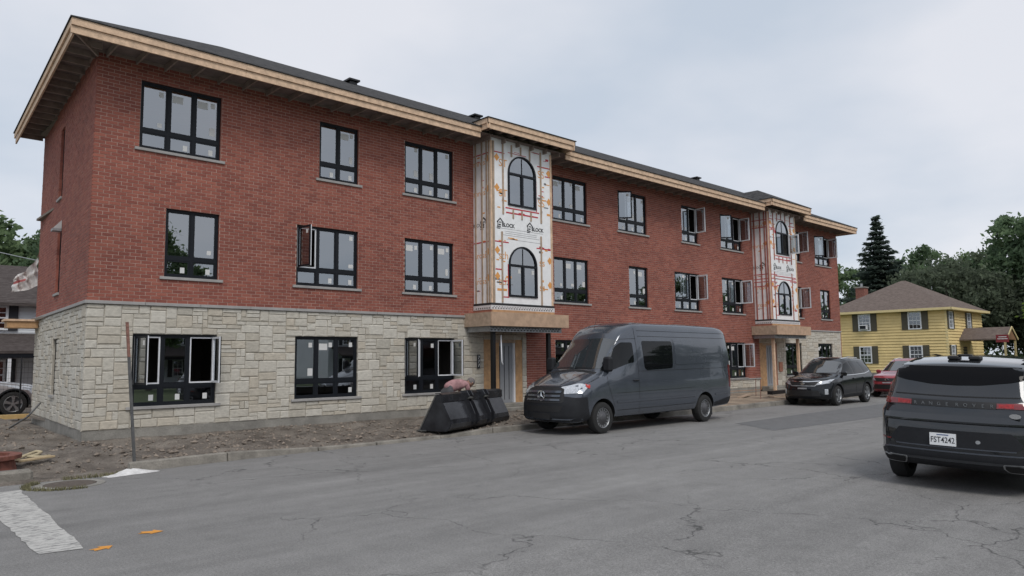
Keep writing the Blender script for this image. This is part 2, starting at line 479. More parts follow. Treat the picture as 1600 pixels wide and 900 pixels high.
# darker re-laid patch of asphalt beyond the van
PATCH = M('newer_asphalt', (.135, .135, .136), .85, var=.12, scale=3, bump=.3, bscale=60, fine=.2)
pv = [(12.4,-8.6,.004),(17.5,-8.9,.004),(23.5,-9.2,.004),(31,-9.4,.004),(31,-6.9,.004),(24,-6.75,.004),(18.2,-6.7,.004),(13.6,-6.9,.004)]
tag(add_mesh('road_patch', pv, [tuple(range(8))], PATCH), kind='structure')

# pavement and lawn on the camera's side of the street
mb = MB(); mb.box(-3, 200, -18.2, -16.3, -.13, .03); tag(mb.build('pavement', CONC), kind='structure')
mb = MB(); mb.box(-3, 200, -60, -18.2, -.13, .02); tag(mb.build('lawn', GRASS), kind='structure')

# bare earth between kerb and building, and the lot round the corner
def earth_z(x, y):
    ky = kerb_y(x)
    t = max(0, min(1, (y-ky)/max(.1, -ky)))
    base = kerb_h(x)-.03 + (.175-(kerb_h(x)-.03))*t if x > -.45 else .02 + .15*min(1, t*1.6) - .09*max(0, 1-(y-ky+.10)/.12)
    edge = min(1, max(0, (y-ky-.15)/.5))
    wall = min(1, max(.25, -y/.4)) if -.4 < x < 37 else 1
    heap = .16*math.exp(-((x-7.2)**2/1.2 + (y+3.75)**2/.05))*0 
    far = 1 if x < 14 else .5
    return base + (.085*fbm(x, y, .9) + .045*fbm(x+9, y, 4.0, 3))*edge*wall*far + heap
def earth_patch(name, x0, x1, ny, dx, yfar, mat):
    n = int(round((x1-x0)/dx)); v, f = [], []
    for i in range(n+1):
        x = x0 + (x1-x0)*i/n; ky = kerb_y(x)+(.06 if x > -.45 else -.10)
        for j in range(ny+1):
            y = ky + (yfar-ky)*j/ny
            v.append((x, y, earth_z(x, y)))
    for i in range(n):
        for j in range(ny):
            a = i*(ny+1)+j; f.append((a, a+ny+1, a+ny+2, a+1))
    return tag(add_mesh(name, v, f, mat, smooth=True), kind='structure')
earth_patch('earth_verge', -.3, 14.0, 46, .09, .06, DIRT)
earth_patch('earth_lot', -3.2, -.3, 150, .12, 16, DIRT)
earth_patch('sand_verge', 14.0, 40.0, 24, .22, .06, SAND)
tag(add_mesh('rear_yard', [(-.3,.06,.12),(1.5,7.7,.12),(40,7.7,.12),(40,40,.12),(-3.2,40,.12),(-3.2,16,.12),(-.3,16,.12)], [(0,1,6),(1,2,3,4,5,6)], DIRT), kind='structure')

# loose clods and gravel on the earth: uncountable
def clods():
    rnd = random.Random(3); v, f = [], []
    for i in range(4200):
        if i < 3000: x = rnd.uniform(-.6, 14) ; y = kerb_y(x)+.2+rnd.random()**1.2*3.5
        else: x = rnd.uniform(-3.0, -.2); y = rnd.uniform(-4.0, 9)
        if x > -.4 and y > -.08: continue
        r = rnd.choice((.010,.014,.014,.02,.026,.038,.05,.016,.012,.012)) * rnd.uniform(.7, 1.3)
        z = earth_z(x, y) + r*.25; b = len(v)
        for k in range(4):
            a = k*math.pi/2 + rnd.random(); v.append((x+r*math.cos(a)*rnd.uniform(.7,1.4), y+r*math.sin(a)*rnd.uniform(.7,1.4), z+rnd.uniform(-.3,.3)*r))
        v.append((x, y, z+r*.8)); v.append((x, y, z-r*.8))
        for k in range(4):
            f.append((b+k, b+(k+1)%4, b+4)); f.append((b+(k+1)%4, b+k, b+5))
    tag(add_mesh('gravel_clods', v, f, PEBBLE), 'loose clods and gravel strewn over the bare earth', 'gravel', kind='stuff')
clods()

# kerb of separate cast lengths
kerb = bpy.data.objects.new('kerb', None); col.objects.link(kerb); kerb['kind'] = 'structure'
x = -.62; rk = random.Random(5)
while x < 60:
    L = rk.uniform(1.35, 1.9) if x < 26 else 4.0
    xe = x+L-.018; b0, b1 = kerb_y(x), kerb_y(xe); h0, h1 = kerb_h(x), kerb_h(xe)
    dz = rk.uniform(-.012, .012); dy = rk.uniform(-.015, .015)
    pv = [(x,b0+dy,-.08),(xe,b1+dy,-.08),(xe,b1+.17,-.08),(x,b0+.17,-.08),(x,b0+.03+dy,h0+dz),(xe,b1+.03+dy,h1+dz),(xe,b1+.17,h1+dz),(x,b0+.17,h0+dz)]
    mb = MB(); mb.v = pv; mb.f = [(0,3,2,1),(4,5,6,7),(0,1,5,4),(1,2,6,5),(2,3,7,6),(3,0,4,7)]
    mb.build('kerb_stone', KERB, kerb, bevel=.018)
    x += L

# painted markings
cw = []
def paint_strip(name, poly, mat, label, cat, z=.005, n=None):
    me = bpy.data.meshes.new(name)
    bm = bmesh.new(); vs = [bm.verts.new((p[0], p[1], z)) for p in poly]; bm.faces.new(vs); bm.to_mesh(me); bm.free()
    me.materials.append(mat); o = bpy.data.objects.new(name, me); col.objects.link(o)
    return tag(o, label, cat)
# worn stripe: paint broken by holes where the asphalt shows
def worn_paint():
    m = bpy.data.materials.new('worn_stripe_paint'); m.use_nodes = True
    t = m.node_tree; b = t.nodes['Principled BSDF']; b.inputs['Roughness'].default_value = .85
    g = node(t, 'ShaderNodeNewGeometry'); n = node(t, 'ShaderNodeTexNoise'); n.inputs['Scale'].default_value = 9; n.inputs['Detail'].default_value = 10; n.inputs['Roughness'].default_value = .75
    mp = node(t, 'ShaderNodeMapping'); mp.inputs['Scale'].default_value = (.6, 2.2, 1); t.links.new(g.outputs['Position'], mp.inputs[0]); t.links.new(mp.outputs[0], n.inputs['Vector'])
    r = node(t, 'ShaderNodeValToRGB'); e = r.color_ramp.elements; e[0].position = .43; e[0].color = (.18,.176,.172,1); e[1].position = .50; e[1].color = (.47,.46,.435,1)
    t.links.new(n.outputs['Fac'], r.inputs['Fac']); t.links.new(r.outputs[0], b.inputs['Base Color'])
    return m
WORN = worn_paint()
rp = random.Random(2)
poly = []
for i in range(30): poly.append((-2.26 - .22*i/29 + rp.uniform(-.016,.016), -4.9 - 4.42*i/29))
for i in range(30): poly.append((-2.86 + .30*(i/29) + rp.uniform(-.015,.015) - .02, -9.26 + 4.36*i/29))
poly[30:60] = [(-2.86 + rp.uniform(-.016,.016) + .04*i/29, -9.26 + 4.36*i/29) for i in range(30)]
paint_strip('road_stripe', poly, WORN, 'worn white painted stripe on the asphalt by the street corner', 'road marking')
def arrow(cx, cy, a, s, lab):
    pts = [(-.5,-.18),(.02,-.2),(0,-.42),(.5,.02),(.04,.44),(.02,.2),(-.48,.24),(-.36,.02)]
    poly = [(cx+s*(u*math.cos(a)-w*math.sin(a)), cy+s*(u*math.sin(a)+w*math.cos(a))) for u, w in pts]
    paint_strip('spray_mark', poly, ORANGEP, lab, 'road marking').__setitem__('group', 'orange survey marks')
arrow(-1.80, -9.06, R(-25), .24, 'orange spray arrow on the asphalt, the farther from the white stripe')
arrow(-2.36, -9.44, R(20), .22, 'orange spray arrow on the asphalt just beside the end of the white stripe')

# ================================================================== apartment building
BX0, BX1 = -.36, 36.6
bld = thing('apartment_building', (18, 3.8, .17), 'three storey red brick apartment building under construction with grey stone base', 'building')
SU = Vector((.51, 7.7, 0)).normalized()                       # side wall runs a few degrees off square
class Wall:
    def __init__(s, o, u):
        s.o = Vector(o); s.u = Vector(u); s.n = Vector((s.u.y, -s.u.x, 0))      # n points out of the wall
    def P(s, a, d, z): q = s.o + s.u*a - s.n*d; return (q.x, q.y, z)             # d = depth into the wall
FW = Wall((BX0, 0, 0), (1, 0, 0))
SW = Wall((BX0, 0, 0), SU); SW.n = Vector((-SU.y, SU.x, 0))
Z0, ZC = 3.115, .0775
ZTOP = Z0 + 70*ZC
def kz(k): return Z0 + k*ZC
W3, W2 = 1.79, 1.19
T3, T2, T1 = (kz(44), kz(65)), (kz(7), kz(28)), (.775, 2.416)
# X start, width, floor span, lites, open lites, label hints
WIN = [(.55,1.82,T3,3,()), (4.99,W2,T3,2,()), (7.72,W3,T3,3,()), (13.92,W3,T3,3,()), (17.48,W3,T3,3,(0,)), (21.68,W2,T3,2,(1,)), (24.68,W3,T3,3,(0,2)), (30.45,1.82,T3,3,(0,2)), (33.92,W3,T3,3,(0,2)),
       (1.17,1.22,T2,2,()), (4.38,1.81,T2,3,(0,)), (7.72,W3,T2,3,()), (13.92,W3,T2,3,()), (18.06,W2,T2,2,()), (21.05,W3,T2,3,(0,2)), (24.66,W3,T2,3,(2,)), (30.45,W3,T2,3,(2,)), (34.35,W2,T2,2,()),
       (.57,1.84,T1,3,(0,2)), (4.39,1.82,T1,3,()), (7.74,1.81,T1,3,(0,2)), (13.92,W3,T1,3,()), (17.5,W3,T1,3,()), (21.05,W3,T1,3,()), (24.66,W3,T1,3,(2,)), (30.25,1.7,T1,2,()), (33.82,1.7,T1,3,())]
FOP = [(x-BX0, x+w-BX0, z[0], z[1]) for x, w, z, n, op in WIN]
DOOR1 = (10.70-BX0, 12.36-BX0, .17, 2.40); DOOR2 = (27.70-BX0, 29.36-BX0, .17, 2.40)
BAYS = [(10.31, 13.0), (27.43, 30.12)]
FOP_ALL = FOP + [DOOR1, DOOR2]
SOP = [(3.95, 4.55, kz(37), kz(62)), (3.75, 4.4, kz(5), kz(29)), (3.75, 4.35, .95, 2.4)]

def wall_back(name, W, L, z0, z1, ops, mat, depth, rdepth, a0=0.0):
    """joint-coloured backing sheet set behind the masonry faces, with reveals round the openings"""
    A = sorted({a0, L} | {q for o in ops for q in o[:2] if a0 < q < L}); Z = sorted({z0, z1} | {q for o in ops for q in o[2:] if z0 < q < z1})
    v, f = [], []
    def q4(pts):
        b = len(v); v.extend(pts); f.append((b, b+1, b+2, b+3))
    for a, b in zip(A, A[1:]):
        for c, d in zip(Z, Z[1:]):
            ma, mz = (a+b)/2, (c+d)/2
            if any(o[0] < ma < o[1] and o[2] < mz < o[3] for o in ops): continue
            q4([W.P(a,depth,c), W.P(b,depth,c), W.P(b,depth,d), W.P(a,depth,d)])
    for o in ops:
        c, d = max(z0, o[2]), min(z1, o[3])
        if d <= c or o[1] < a0+.001 or o[0] > L-.001: continue
        q4([W.P(o[0],depth,c), W.P(o[0],depth,d), W.P(o[0],rdepth,d), W.P(o[0],rdepth,c)])
        q4([W.P(o[1],depth,c), W.P(o[1],rdepth,c), W.P(o[1],rdepth,d), W.P(o[1],depth,d)])
        if o[3] <= z1: q4([W.P(o[0],depth,d), W.P(o[1],depth,d), W.P(o[1],rdepth,d), W.P(o[0],rdepth,d)])
        if o[2] >= z0: q4([W.P(o[0],depth,c), W.P(o[0],rdepth,c), W.P(o[1],rdepth,c), W.P(o[1],depth,c)])
    o = add_mesh(name, v, f, mat, bld)
    bm = bmesh.new(); bm.from_mesh(o.data); bmesh.ops.remove_doubles(bm, verts=bm.verts, dist=1e-5); bm.to_mesh(o.data); bm.free()
    if mat is MORTAR:
        o.data.materials.append(BRICK)
        for pl in o.data.polygons:
            if abs(pl.normal.dot(W.n)) < .5: pl.material_index = 1
    return o

SIDE_L = 7.7
STONE_END = 12.55-BX0; STONE_ST = 29.36-BX0
bw = wall_back('brick_wall', FW, BX1-BX0, Z0, ZTOP, FOP, MORTAR, .006, .15, .012)
bw1 = wall_back('ground_floor_brick_wall', FW, 27.70-BX0, .80, Z0, [o for o in FOP_ALL], MORTAR, .006, .15, STONE_END)
sbw = wall_back('side_brick_wall', SW, SIDE_L, Z0, ZTOP, SOP, MORTAR, .006, .15, .02)
st1 = wall_back('stone_wall', FW, STONE_END, .37, 3.05, FOP_ALL, SMORTAR, .018, .15, .03)
st2 = wall_back('far_stone_wall', FW, BX1-BX0, .37, 3.05, FOP_ALL, SMORTAR, .018, .15, 27.70-BX0)
st3 = wall_back('stone_plinth', FW, 27.70-BX0, .37, .74, [DOOR1, DOOR2], SMORTAR, .018, .15, STONE_END)
sst = wall_back('side_stone_wall', SW, SIDE_L, .37, 3.05, SOP, SMORTAR, .018, .15, .04)

def course_spans(L, z0, z1, ops, a0):
    iv = [(a0, L)]
    for o in ops:
        if o[2] < z1-.01 and o[3] > z0+.01:
            nv = []
            for a, b in iv:
                if o[1] <= a or o[0] >= b: nv.append((a, b)); continue
                if o[0] > a: nv.append((a, o[0]))
                if o[1] < b: nv.append((o[1], b))
            iv = nv
    return iv

bricks = []        # (wall, a0, a1, z0, z1)
def lay(W, L, ops, a0, zlo, zhi):
    k0, k1 = int(math.floor((zlo-Z0)/ZC+.01)), int(round((zhi-Z0)/ZC))
    for k in range(k0, k1):
        za, zb = max(zlo, kz(k))+.0065, kz(k+1)-.0065
        off = .115*(k % 2)
        for a, b in course_spans(L, za, zb, ops, a0):
            i = math.floor((a+off)/.23)
            while True:
                s, e = max(a, i*.23-off), min(b, (i+1)*.23-off)
                if s >= b: break
                if e-s > .03: bricks.append((W, s+(.007 if s > a0+1e-6 else 0), e-.007, za, zb))
                i += 1
lay(FW, BX1-BX0, FOP, 0, Z0, ZTOP)
lay(FW, 27.70-BX0, FOP_ALL, STONE_END, .80, 3.115)
lay(SW, SIDE_L, SOP, .052, Z0, ZTOP)
def dist(b):
    q = Vector(b[0].P((b[1]+b[2])/2, 0, (b[3]+b[4])/2)); return (q-CAM).length + (8 if b[0] is SW else 0)
bricks.sort(key=dist)
rb = random.Random(11)
unit_bricks = []
for i in range(4):
    mb = MB(); mb.box(0, 1, 0, .05, 0, 1); me = bpy.data.meshes.new('brick')
    me.from_pydata(mb.v, [], mb.f); me.materials.append(BRICK); unit_bricks.append(me)
for b in bricks[:300]:
    W, a0, a1, z0, z1 = b
    o = bpy.data.objects.new('brick', unit_bricks[rb.randrange(4)])
    m = Matrix((( W.u.x, -W.n.x, 0, 0), (W.u.y, -W.n.y, 0, 0), (0, 0, 1, 0), (0, 0, 0, 1)))
    m.translation = W.P(a0, rb.uniform(-.0025, .002), z0)
    col.objects.link(o); o.parent = bw if W is FW else sbw
    o.matrix_parent_inverse = full(o.parent).inverted()
    o.matrix_basis = m @ Matrix.Diagonal((a1-a0, 1, z1-z0, 1))
def brick_mass(name, items, parent):
    v, f = [], []
    for (W, a0, a1, z0, z1) in items:
        d = rb.uniform(-.0025, .002); b = len(v)
        v += [W.P(a0,d,z0), W.P(a1,d,z0), W.P(a1,.05,z0), W.P(a0,.05,z0), W.P(a0,d,z1), W.P(a1,d,z1), W.P(a1,.05,z1), W.P(a0,.05,z1)]
        f += [(b,b+1,b+5,b+4),(b,b+3,b+2,b+1),(b+4,b+5,b+6,b+7),(b+1,b+2,b+6,b+5),(b+3,b,b+4,b+7)]
    o = add_mesh(name, v, f, BRICK, parent); o['kind'] = 'stuff'
brick_mass('bricks', [b for b in bricks[300:] if b[0] is FW], bw)
brick_mass('side_bricks', [b for b in bricks[300:] if b[0] is SW], sbw)

# ---- ashlar stones
rs = random.Random(23)
stones = []
SIZES = [(w, h) for w, h, k in ((2,1,2),(3,1,4),(4,1,4),(5,1,2),(2,2,3),(3,2,5),(4,2,5),(5,2,2),(3,3,2),(4,3,2),(2,3,1),(1,2,1)) for _ in range(k)]
def ashlar(W, L, ops, a0, zlo, zhi, cw=.115, chh=.0955):
    """random ashlar: stones of mixed sizes packed on a fine grid, clipped round the openings"""
    nx = max(1, round((L-a0)/cw)); nz = max(1, round((zhi-zlo)/chh)); cw = (L-a0)/nx; ch = (zhi-zlo)/nz
    occ = [[False]*nz for _ in range(nx)]
    for i in range(nx):
        for j in range(nz):
            x, z = a0+(i+.5)*cw, zlo+(j+.5)*ch
            if any(o[0] < x < o[1] and o[2] < z < o[3] for o in ops): occ[i][j] = True
    for j in range(nz):
        i = 0
        while i < nx:
            if occ[i][j]: i += 1; continue
            rs.shuffle(SIZES)
            for (w, h) in SIZES + [(1,1)]:
                if i+w > nx or j+h > nz: continue
                if any(occ[p][q] for p in range(i, i+w) for q in range(j, j+h)): continue
                # leave no single-cell sliver on the right
                if w > 1 and i+w < nx and not occ[i+w][j] and (i+w+1 >= nx or occ[i+w+1][j]): continue
                break
            for p in range(i, i+w):
                for q in range(j, j+h): occ[p][q] = True
            p0, p1, c0, c1 = a0+i*cw, a0+(i+w)*cw, zlo+j*ch, zlo+(j+h)*ch
            for o in ops:      # trim or stretch to the opening's edge
                if o[2] < c1-.01 and o[3] > c0+.01:
                    if abs(p1-o[0]) < cw*.75: p1 = o[0]
                    if abs(p0-o[1]) < cw*.75: p0 = o[1]
                if o[0] < p1-.01 and o[1] > p0+.01:
                    if abs(c1-o[2]) < ch*.75: c1 = o[2]
                    if abs(c0-o[3]) < ch*.75: c0 = o[3]
            g = .0048
            if p1-p0 > .03 and c1-c0 > .03: stones.append((W, p0+g, p1-g, c0+g, c1-g))
            i += w
ashlar(FW, STONE_END, FOP_ALL, .0, .375, 3.045)
ashlar(FW, 27.70-BX0, [DOOR1, DOOR2], STONE_END, .375, .74)
ashlar(FW, BX1-BX0, FOP_ALL, 27.70-BX0, .375, 3.045)
ashlar(SW, SIDE_L, SOP, .085, .375, 3.045)
stones.sort(key=dist)
def stone_grid(W, a0, a1, z0, z1, world):
    """rock-faced stone: 4x3 front grid with uneven face"""
    nx, nz = 4, 3; v, f = [], []
    pr = rs.uniform(-.006, .006)
    for j in range(nz+1):
        for i in range(nx+1):
            u, t = i/nx, j/nz
            edge = i in (0, nx) or j in (0, nz)
            d = .010+rs.uniform(0,.004) if edge else -pr-rs.uniform(0, .006)
            ja = rs.uniform(-.008,.005) if edge else 0
            u = (0,.05,.5,.95,1)[i]; t = (0,.09,.91,1)[j]
            v.append((a0+(a1-a0)*u + (ja if i in (0,nx) else 0), d, z0+(z1-z0)*t + (ja if j in (0,nz) else 0)))
    for j in range(nz):
        for i in range(nx):
            a = j*(nx+1)+i; f.append((a, a+1, a+nx+2, a+nx+1))
    ring = list(range(nx+1)) + [(j+1)*(nx+1)-1 for j in range(1, nz+1)] + [nz*(nx+1)+i for i in range(nx-1, -1, -1)] + [j*(nx+1) for j in range(nz-1, 0, -1)]
    b = len(v)
    for r in ring: v.append((v[r][0], .085, v[r][2]))
    n = len(ring)
    for k in range(n): f.append((ring[k], b+k, b+(k+1)%n, ring[(k+1)%n]))
    return v, f
for s in stones[:300]:
    W, a0, a1, z0, z1 = s
    v, f = stone_grid(*s, True); ca, cz = a0, z0
    par = st1 if W is FW else sst
    o = add_mesh('stone', [W.P(*q) for q in v], f, STONE, par)
def stone_mass(name, items, par):
    V, F, tone = [], [], []
    for s in items:
        v, f = stone_grid(*s, True); b = len(V); V += [s[0].P(*q) for q in v]; F += [tuple(b+i for i in q) for q in f]
        tone += [rs.random()]*len(v)
    o = add_mesh(name, V, F, STONE, par); o['kind'] = 'stuff'
    at = o.data.attributes.new('tone', 'FLOAT', 'POINT'); at.data.foreach_set('value', tone)
stone_mass('stones', [s for s in stones[300:] if s[0] is FW and s[1] < STONE_END], st1)
stone_mass('plinth_stones', [s for s in stones[300:] if s[0] is FW and STONE_END <= s[1] < 27.6-BX0], st3)
stone_mass('far_stones', [s for s in stones[300:] if s[0] is FW and s[1] >= 27.6-BX0], st2)
stone_mass('side_stones', [s for s in stones[300:] if s[0] is SW], sst)

# ---- foundation, belt course, sills
def wbox(mb, W, a0, a1, d0, d1, z0, z1):
    b = len(mb.v); mb.v += [W.P(a0,d0,z0), W.P(a1,d0,z0), W.P(a1,d1,z0), W.P(a0,d1,z0), W.P(a0,d0,z1), W.P(a1,d0,z1), W.P(a1,d1,z1), W.P(a0,d1,z1)]
    mb.f += [(b,b+3,b+2,b+1),(b+4,b+5,b+6,b+7),(b,b+1,b+5,b+4),(b+1,b+2,b+6,b+5),(b+2,b+3,b+7,b+6),(b+3,b,b+4,b+7)]
    return mb
for a0, a1 in ((.012, DOOR1[0]), (DOOR1[1], DOOR2[0]), (DOOR2[1], BX1-BX0)):
    wbox(MB(), FW, a0, a1, .014, .3, -.1, .372).build('foundation', CONC, bld)
wbox(MB(), SW, .3, SIDE_L, .014, .3, -.1, .371).build('foundation', CONC, bld)
a = -.045
while a < STONE_END-.05:
    e = min(a+1.2, STONE_END); wbox(MB(), FW, a, e-.008, -.045, .1, 3.047, 3.117).build('belt_course', PRECAST, bld, bevel=.006); a = e
a = 29.0-BX0
while a < BX1-BX0-.05:
    e = min(a+1.5, BX1-BX0+.04); wbox(MB(), FW, a, e-.008, -.045, .1, 3.047, 3.117).build('belt_course', PRECAST, bld, bevel=.006); a = e
a = .10
while a < SIDE_L-.05:
    e = min(a+1.2, SIDE_L); wbox(MB(), SW, a, e-.008, -.045, .1, 3.047, 3.117).build('belt_course', PRECAST, bld, bevel=.006); a = e
a = STONE_END
while a < 27.6-BX0:
    e = min(a+1.4, 27.7-BX0); wbox(MB(), FW, a, e-.008, -.045, .1, .742, .80).build('belt_course', PRECAST, bld, bevel=.006); a = e
SILLH = .062
# ---- windows
rw = random.Random(4)
def fb(mb, W, a0, a1, d0, d1, z0, z1): return wbox(mb, W, a0, a1, d0, d1, z0, z1)
def make_window(W, a0, w, zs, lites, opened, stick=True, big=False):
    z0, z1 = zs[0]+SILLH, zs[1]; a1 = a0+w
    D0, D1 = .065, .14
    mb = MB(); t = .05; zt = z0 + (z1-z0)*.275
    fb(mb, W, a0, a1, D0, D1, z1-t, z1); fb(mb, W, a0, a1, D0, D1, z0, z0+t)
    fb(mb, W, a0, a0+t, D0, D1, z0+t, z1-t); fb(mb, W, a1-t, a1, D0, D1, z0+t, z1-t)
    fb(mb, W, a0+t, a1-t, D0+.004, D1-.004, zt-.04, zt+.04)
    lw = (w-2*t)/lites
    for i in range(1, lites):
        c = a0+t+lw*i
        fb(mb, W, c-.033, c+.033, D0+.004, D1-.004, z0+t, zt-.04); fb(mb, W, c-.033, c+.033, D0+.004, D1-.004, zt+.04, z1-t)
    win = mb.build('window', FRAME, bld)
    wbox(MB(), W, a0-(.10 if W is FW else .02), a1+(.10 if W is FW else .02), -.045, .16, zs[0]-.004, zs[0]+SILLH-.003).build('sill', PRECAST, win, bevel=.005)
    def sash(p, q, c, d, dep, mat=FRAME):
        m = MB(); s = .032
        fb(m, W, p, q, dep, dep+.03, d-s, d); fb(m, W, p, q, dep, dep+.03, c, c+s); fb(m, W, p, p+s, dep, dep+.03, c+s, d-s); fb(m, W, q-s, q, dep, dep+.03, c+s, d-s)
        return m
    for i in range(lites):
        p = a0+t+lw*i+(.033 if i else 0); q = a0+t+lw*(i+1)-(.033 if i < lites-1 else 0)
        for (c, d, top) in ((zt+.04, z1-t, True), (z0+t, zt-.04, False)):
            if top and i in opened:
                m = sash(p, q, c, d, D1-.06, WHITEF); m.build('inner_frame', WHITEF, win)
                # casement swung out square to the wall, hinged on its outer jamb
                h = q if (i == lites-1) else p
                wd = q-p; sg = 1 if h == q else -1
                ang = rw.uniform(80, 92) if not (i == 0 and W is FW and a0 > 15) else rw.uniform(38, 52)
                ca, sa = math.cos(R(ang)), math.sin(R(ang))
                def SP(u, e, z):   # u across the sash from the hinge, e thickness towards the room side
                    return W.P(h - sg*(u*ca) - sg*(e*sa)*1.0, D0-u*sa + e*ca - .02, z)
                for e0, e1, mt, nm in ((0, .022, FRAME, 'sash'), (.022, .045, WHITEF, 'sash_inner')):
                    mm = MB()
                    for (u0, u1, y0, y1) in ((0,wd,d-.045,d),(0,wd,c,c+.045),(0,.045,c+.045,d-.045),(wd-.045,wd,c+.045,d-.045)):
                        b = len(mm.v); mm.v += [SP(u0,e0,y0),SP(u1,e0,y0),SP(u1,e1,y0),SP(u0,e1,y0),SP(u0,e0,y1),SP(u1,e0,y1),SP(u1,e1,y1),SP(u0,e1,y1)]
                        mm.f += [(b,b+3,b+2,b+1),(b+4,b+5,b+6,b+7),(b,b+1,b+5,b+4),(b+1,b+2,b+6,b+5),(b+2,b+3,b+7,b+6),(b+3,b,b+4,b+7)]
                    mm.build(nm, mt, win)
                MB().quad(SP(.045,.02,c+.045), SP(wd-.045,.02,c+.045), SP(wd-.045,.02,d-.045), SP(.045,.02,d-.045)).build('pane', PANE, win)
                MB().quad(SP(wd*.62,.018,d-.2), SP(wd*.62+.09,.018,d-.2), SP(wd*.62+.09,.018,d-.1), SP(wd*.62,.018,d-.1)).build('sticker', STICK, win)
                continue
            sash(p, q, c, d, D0+.012).build('sash', FRAME, win)
            dp = D0+.028
            MB().quad(W.P(p+.03,dp,c+.03), W.P(q-.03,dp,c+.03), W.P(q-.03,dp,d-.03), W.P(p+.03,dp,d-.03)).build('pane', PANE, win)
            if stick:
                dp -= .003
                def st(u, z, sw, sh):
                    u = max(p+.05, min(q-.05-sw, u)); fbm_ = MB(); fbm_.quad(W.P(u,dp,z), W.P(u+sw,dp,z), W.P(u+sw,dp,z+sh), W.P(u,dp,z+sh)); fbm_.build('sticker', STICK, win)
                if top:
                    if rw.random() < .72: st(q-.18, d-.22+rw.uniform(-.03,.03), .10, .12)
                    if rw.random() < .45: st(q-.2, c+.08+rw.uniform(0,.05), rw.choice((.10,.14)), rw.choice((.1,.19)))
                    if rw.random() < .30: st(p+.05, d-.30, .24, .17)
                else:
                    if rw.random() < .85: st(q-.18-rw.uniform(0,.05), c+.06, .10, .13)
    return win
for (x, w, z, n, op) in WIN: make_window(FW, x-BX0, w, z, n, op)
for (a0, a1, z0, z1) in SOP: make_window(SW, a0, a1-a0, (z0, z1), 1, (), stick=False)

# ---- rooms behind the glass
mb = MB()
for z in (.30, 3.02, 5.92, 8.44): mb.box(BX0+.35, BX1-.1, .32, 7.4, z, z+.06)
mb.build('floor_slab', FLOORI, bld)
mb = MB()
mb.box(BX0+.35, BX1-.1, 3.6, 3.7, .36, 8.44)
for x in (3.4, 7.0, 10.2, 13.2, 16.6, 20.2, 23.8, 27.3, 30.3, 33.2): mb.box(x, x+.1, .4, 3.6, .36, 8.44)
mb.build('partition', DRYW, bld)
wbox(MB(), FW, BX1-BX0-.01, BX1-BX0+.1, .02, 7.7, -.1, ZTOP).build('end_wall', BRICK, bld)
MB().box(BX0+.6, BX1+.1, 7.55, 7.72, -.1, ZTOP).build('rear_wall', BRICK, bld)

# ---- roof
EZ = 8.72
eL, eR, eF, eB = -1.10, 36.95, -1.06, 8.7
eLb = -.46
rdg0, rdg1, rY, rZ = 3.66, 32.6, 3.5, 10.95
rv = [(eL,eF,EZ),(eR,eF,EZ),(eR,eB,EZ),(eLb,eB,EZ),(rdg0,rY,rZ),(rdg1,rY,rZ)]
def roof_solid(rv, rf, under, th, name, parent):
    n = len(rv); v = rv + [(x, y, z-th) for (x, y, z) in rv]
    f = list(rf) + [tuple(reversed([i+n for i in q])) for q in rf]
    for a, b in under: f.append((a, a+n, b+n, b))
    o = add_mesh(name, v, f, ROOF, parent)
    bm = bmesh.new(); bm.from_mesh(o.data); bmesh.ops.recalc_face_normals(bm, faces=bm.faces); bm.to_mesh(o.data); bm.free()
    return o
def gr(p, k=.05):   # roofing laps past the fascia
    return p
roof = roof_solid([(eL-.03,eF-.03,EZ+.025),(eR+.03,eF-.03,EZ+.025),(eR+.03,eB,EZ+.025),(eLb-.03,eB,EZ+.025),(rdg0,rY,rZ),(rdg1,rY,rZ)],
   [(0,1,5,4),(1,2,5),(2,3,4,5),(3,0,4)], [(0,1),(1,2),(2,3),(3,0)], .022, 'roof', bld)
def roof_vent(x, y, s=1.0, lab=None):
    z = EZ + (y-eF)/(rY-eF)*(rZ-EZ)
    mb = MB(); mb.box(x-.22*s, x+.22*s, y-.22*s, y+.22*s, z-.15, z+.10*s); mb.box(x-.34*s, x+.34*s, y-.34*s, y+.34*s, z+.10*s, z+.20*s)
    mb.build('roof_vent', BLKSTEEL, roof)
for x, y in ((7.75, 3.05), (12.8, 2.8), (27.4, 2.9)): roof_vent(x, y, .58)

def fascia_run(p, q, zt, seg=4.2, skip=0):
    p, q = Vector(p), Vector(q); d = q-p; L = d.length; d.normalize(); nrm = Vector((d.y, -d.x))
    n = max(1, round(L/seg))
    for i in range(n):
        a, b = p+d*(L*i/n), p+d*(L*(i+1)/n-.006)
        for off, z0, z1 in ((0, zt-.145, zt), (.04, zt-.305, zt-.149)):
            c = [a-nrm*off, b-nrm*off, b-nrm*(off+.038), a-nrm*(off+.038)]
            mb = MB(); mb.v = [(k.x,k.y,z0) for k in c]+[(k.x,k.y,z1) for k in c]
            mb.f = [(0,3,2,1),(4,5,6,7),(0,1,5,4),(1,2,6,5),(2,3,7,6),(3,0,4,7)]
            mb.build('fascia_board', LUMBER, bld)
fascia_run((eL,eF), (9.75,eF), EZ); fascia_run((13.5,eF), (26.85,eF), EZ); fascia_run((30.7,eF), (eR,eF), EZ)
fascia_run((eLb,eB), (eL,eF+.04), EZ); fascia_run((eR,eF+.04), (eR,eB), EZ)
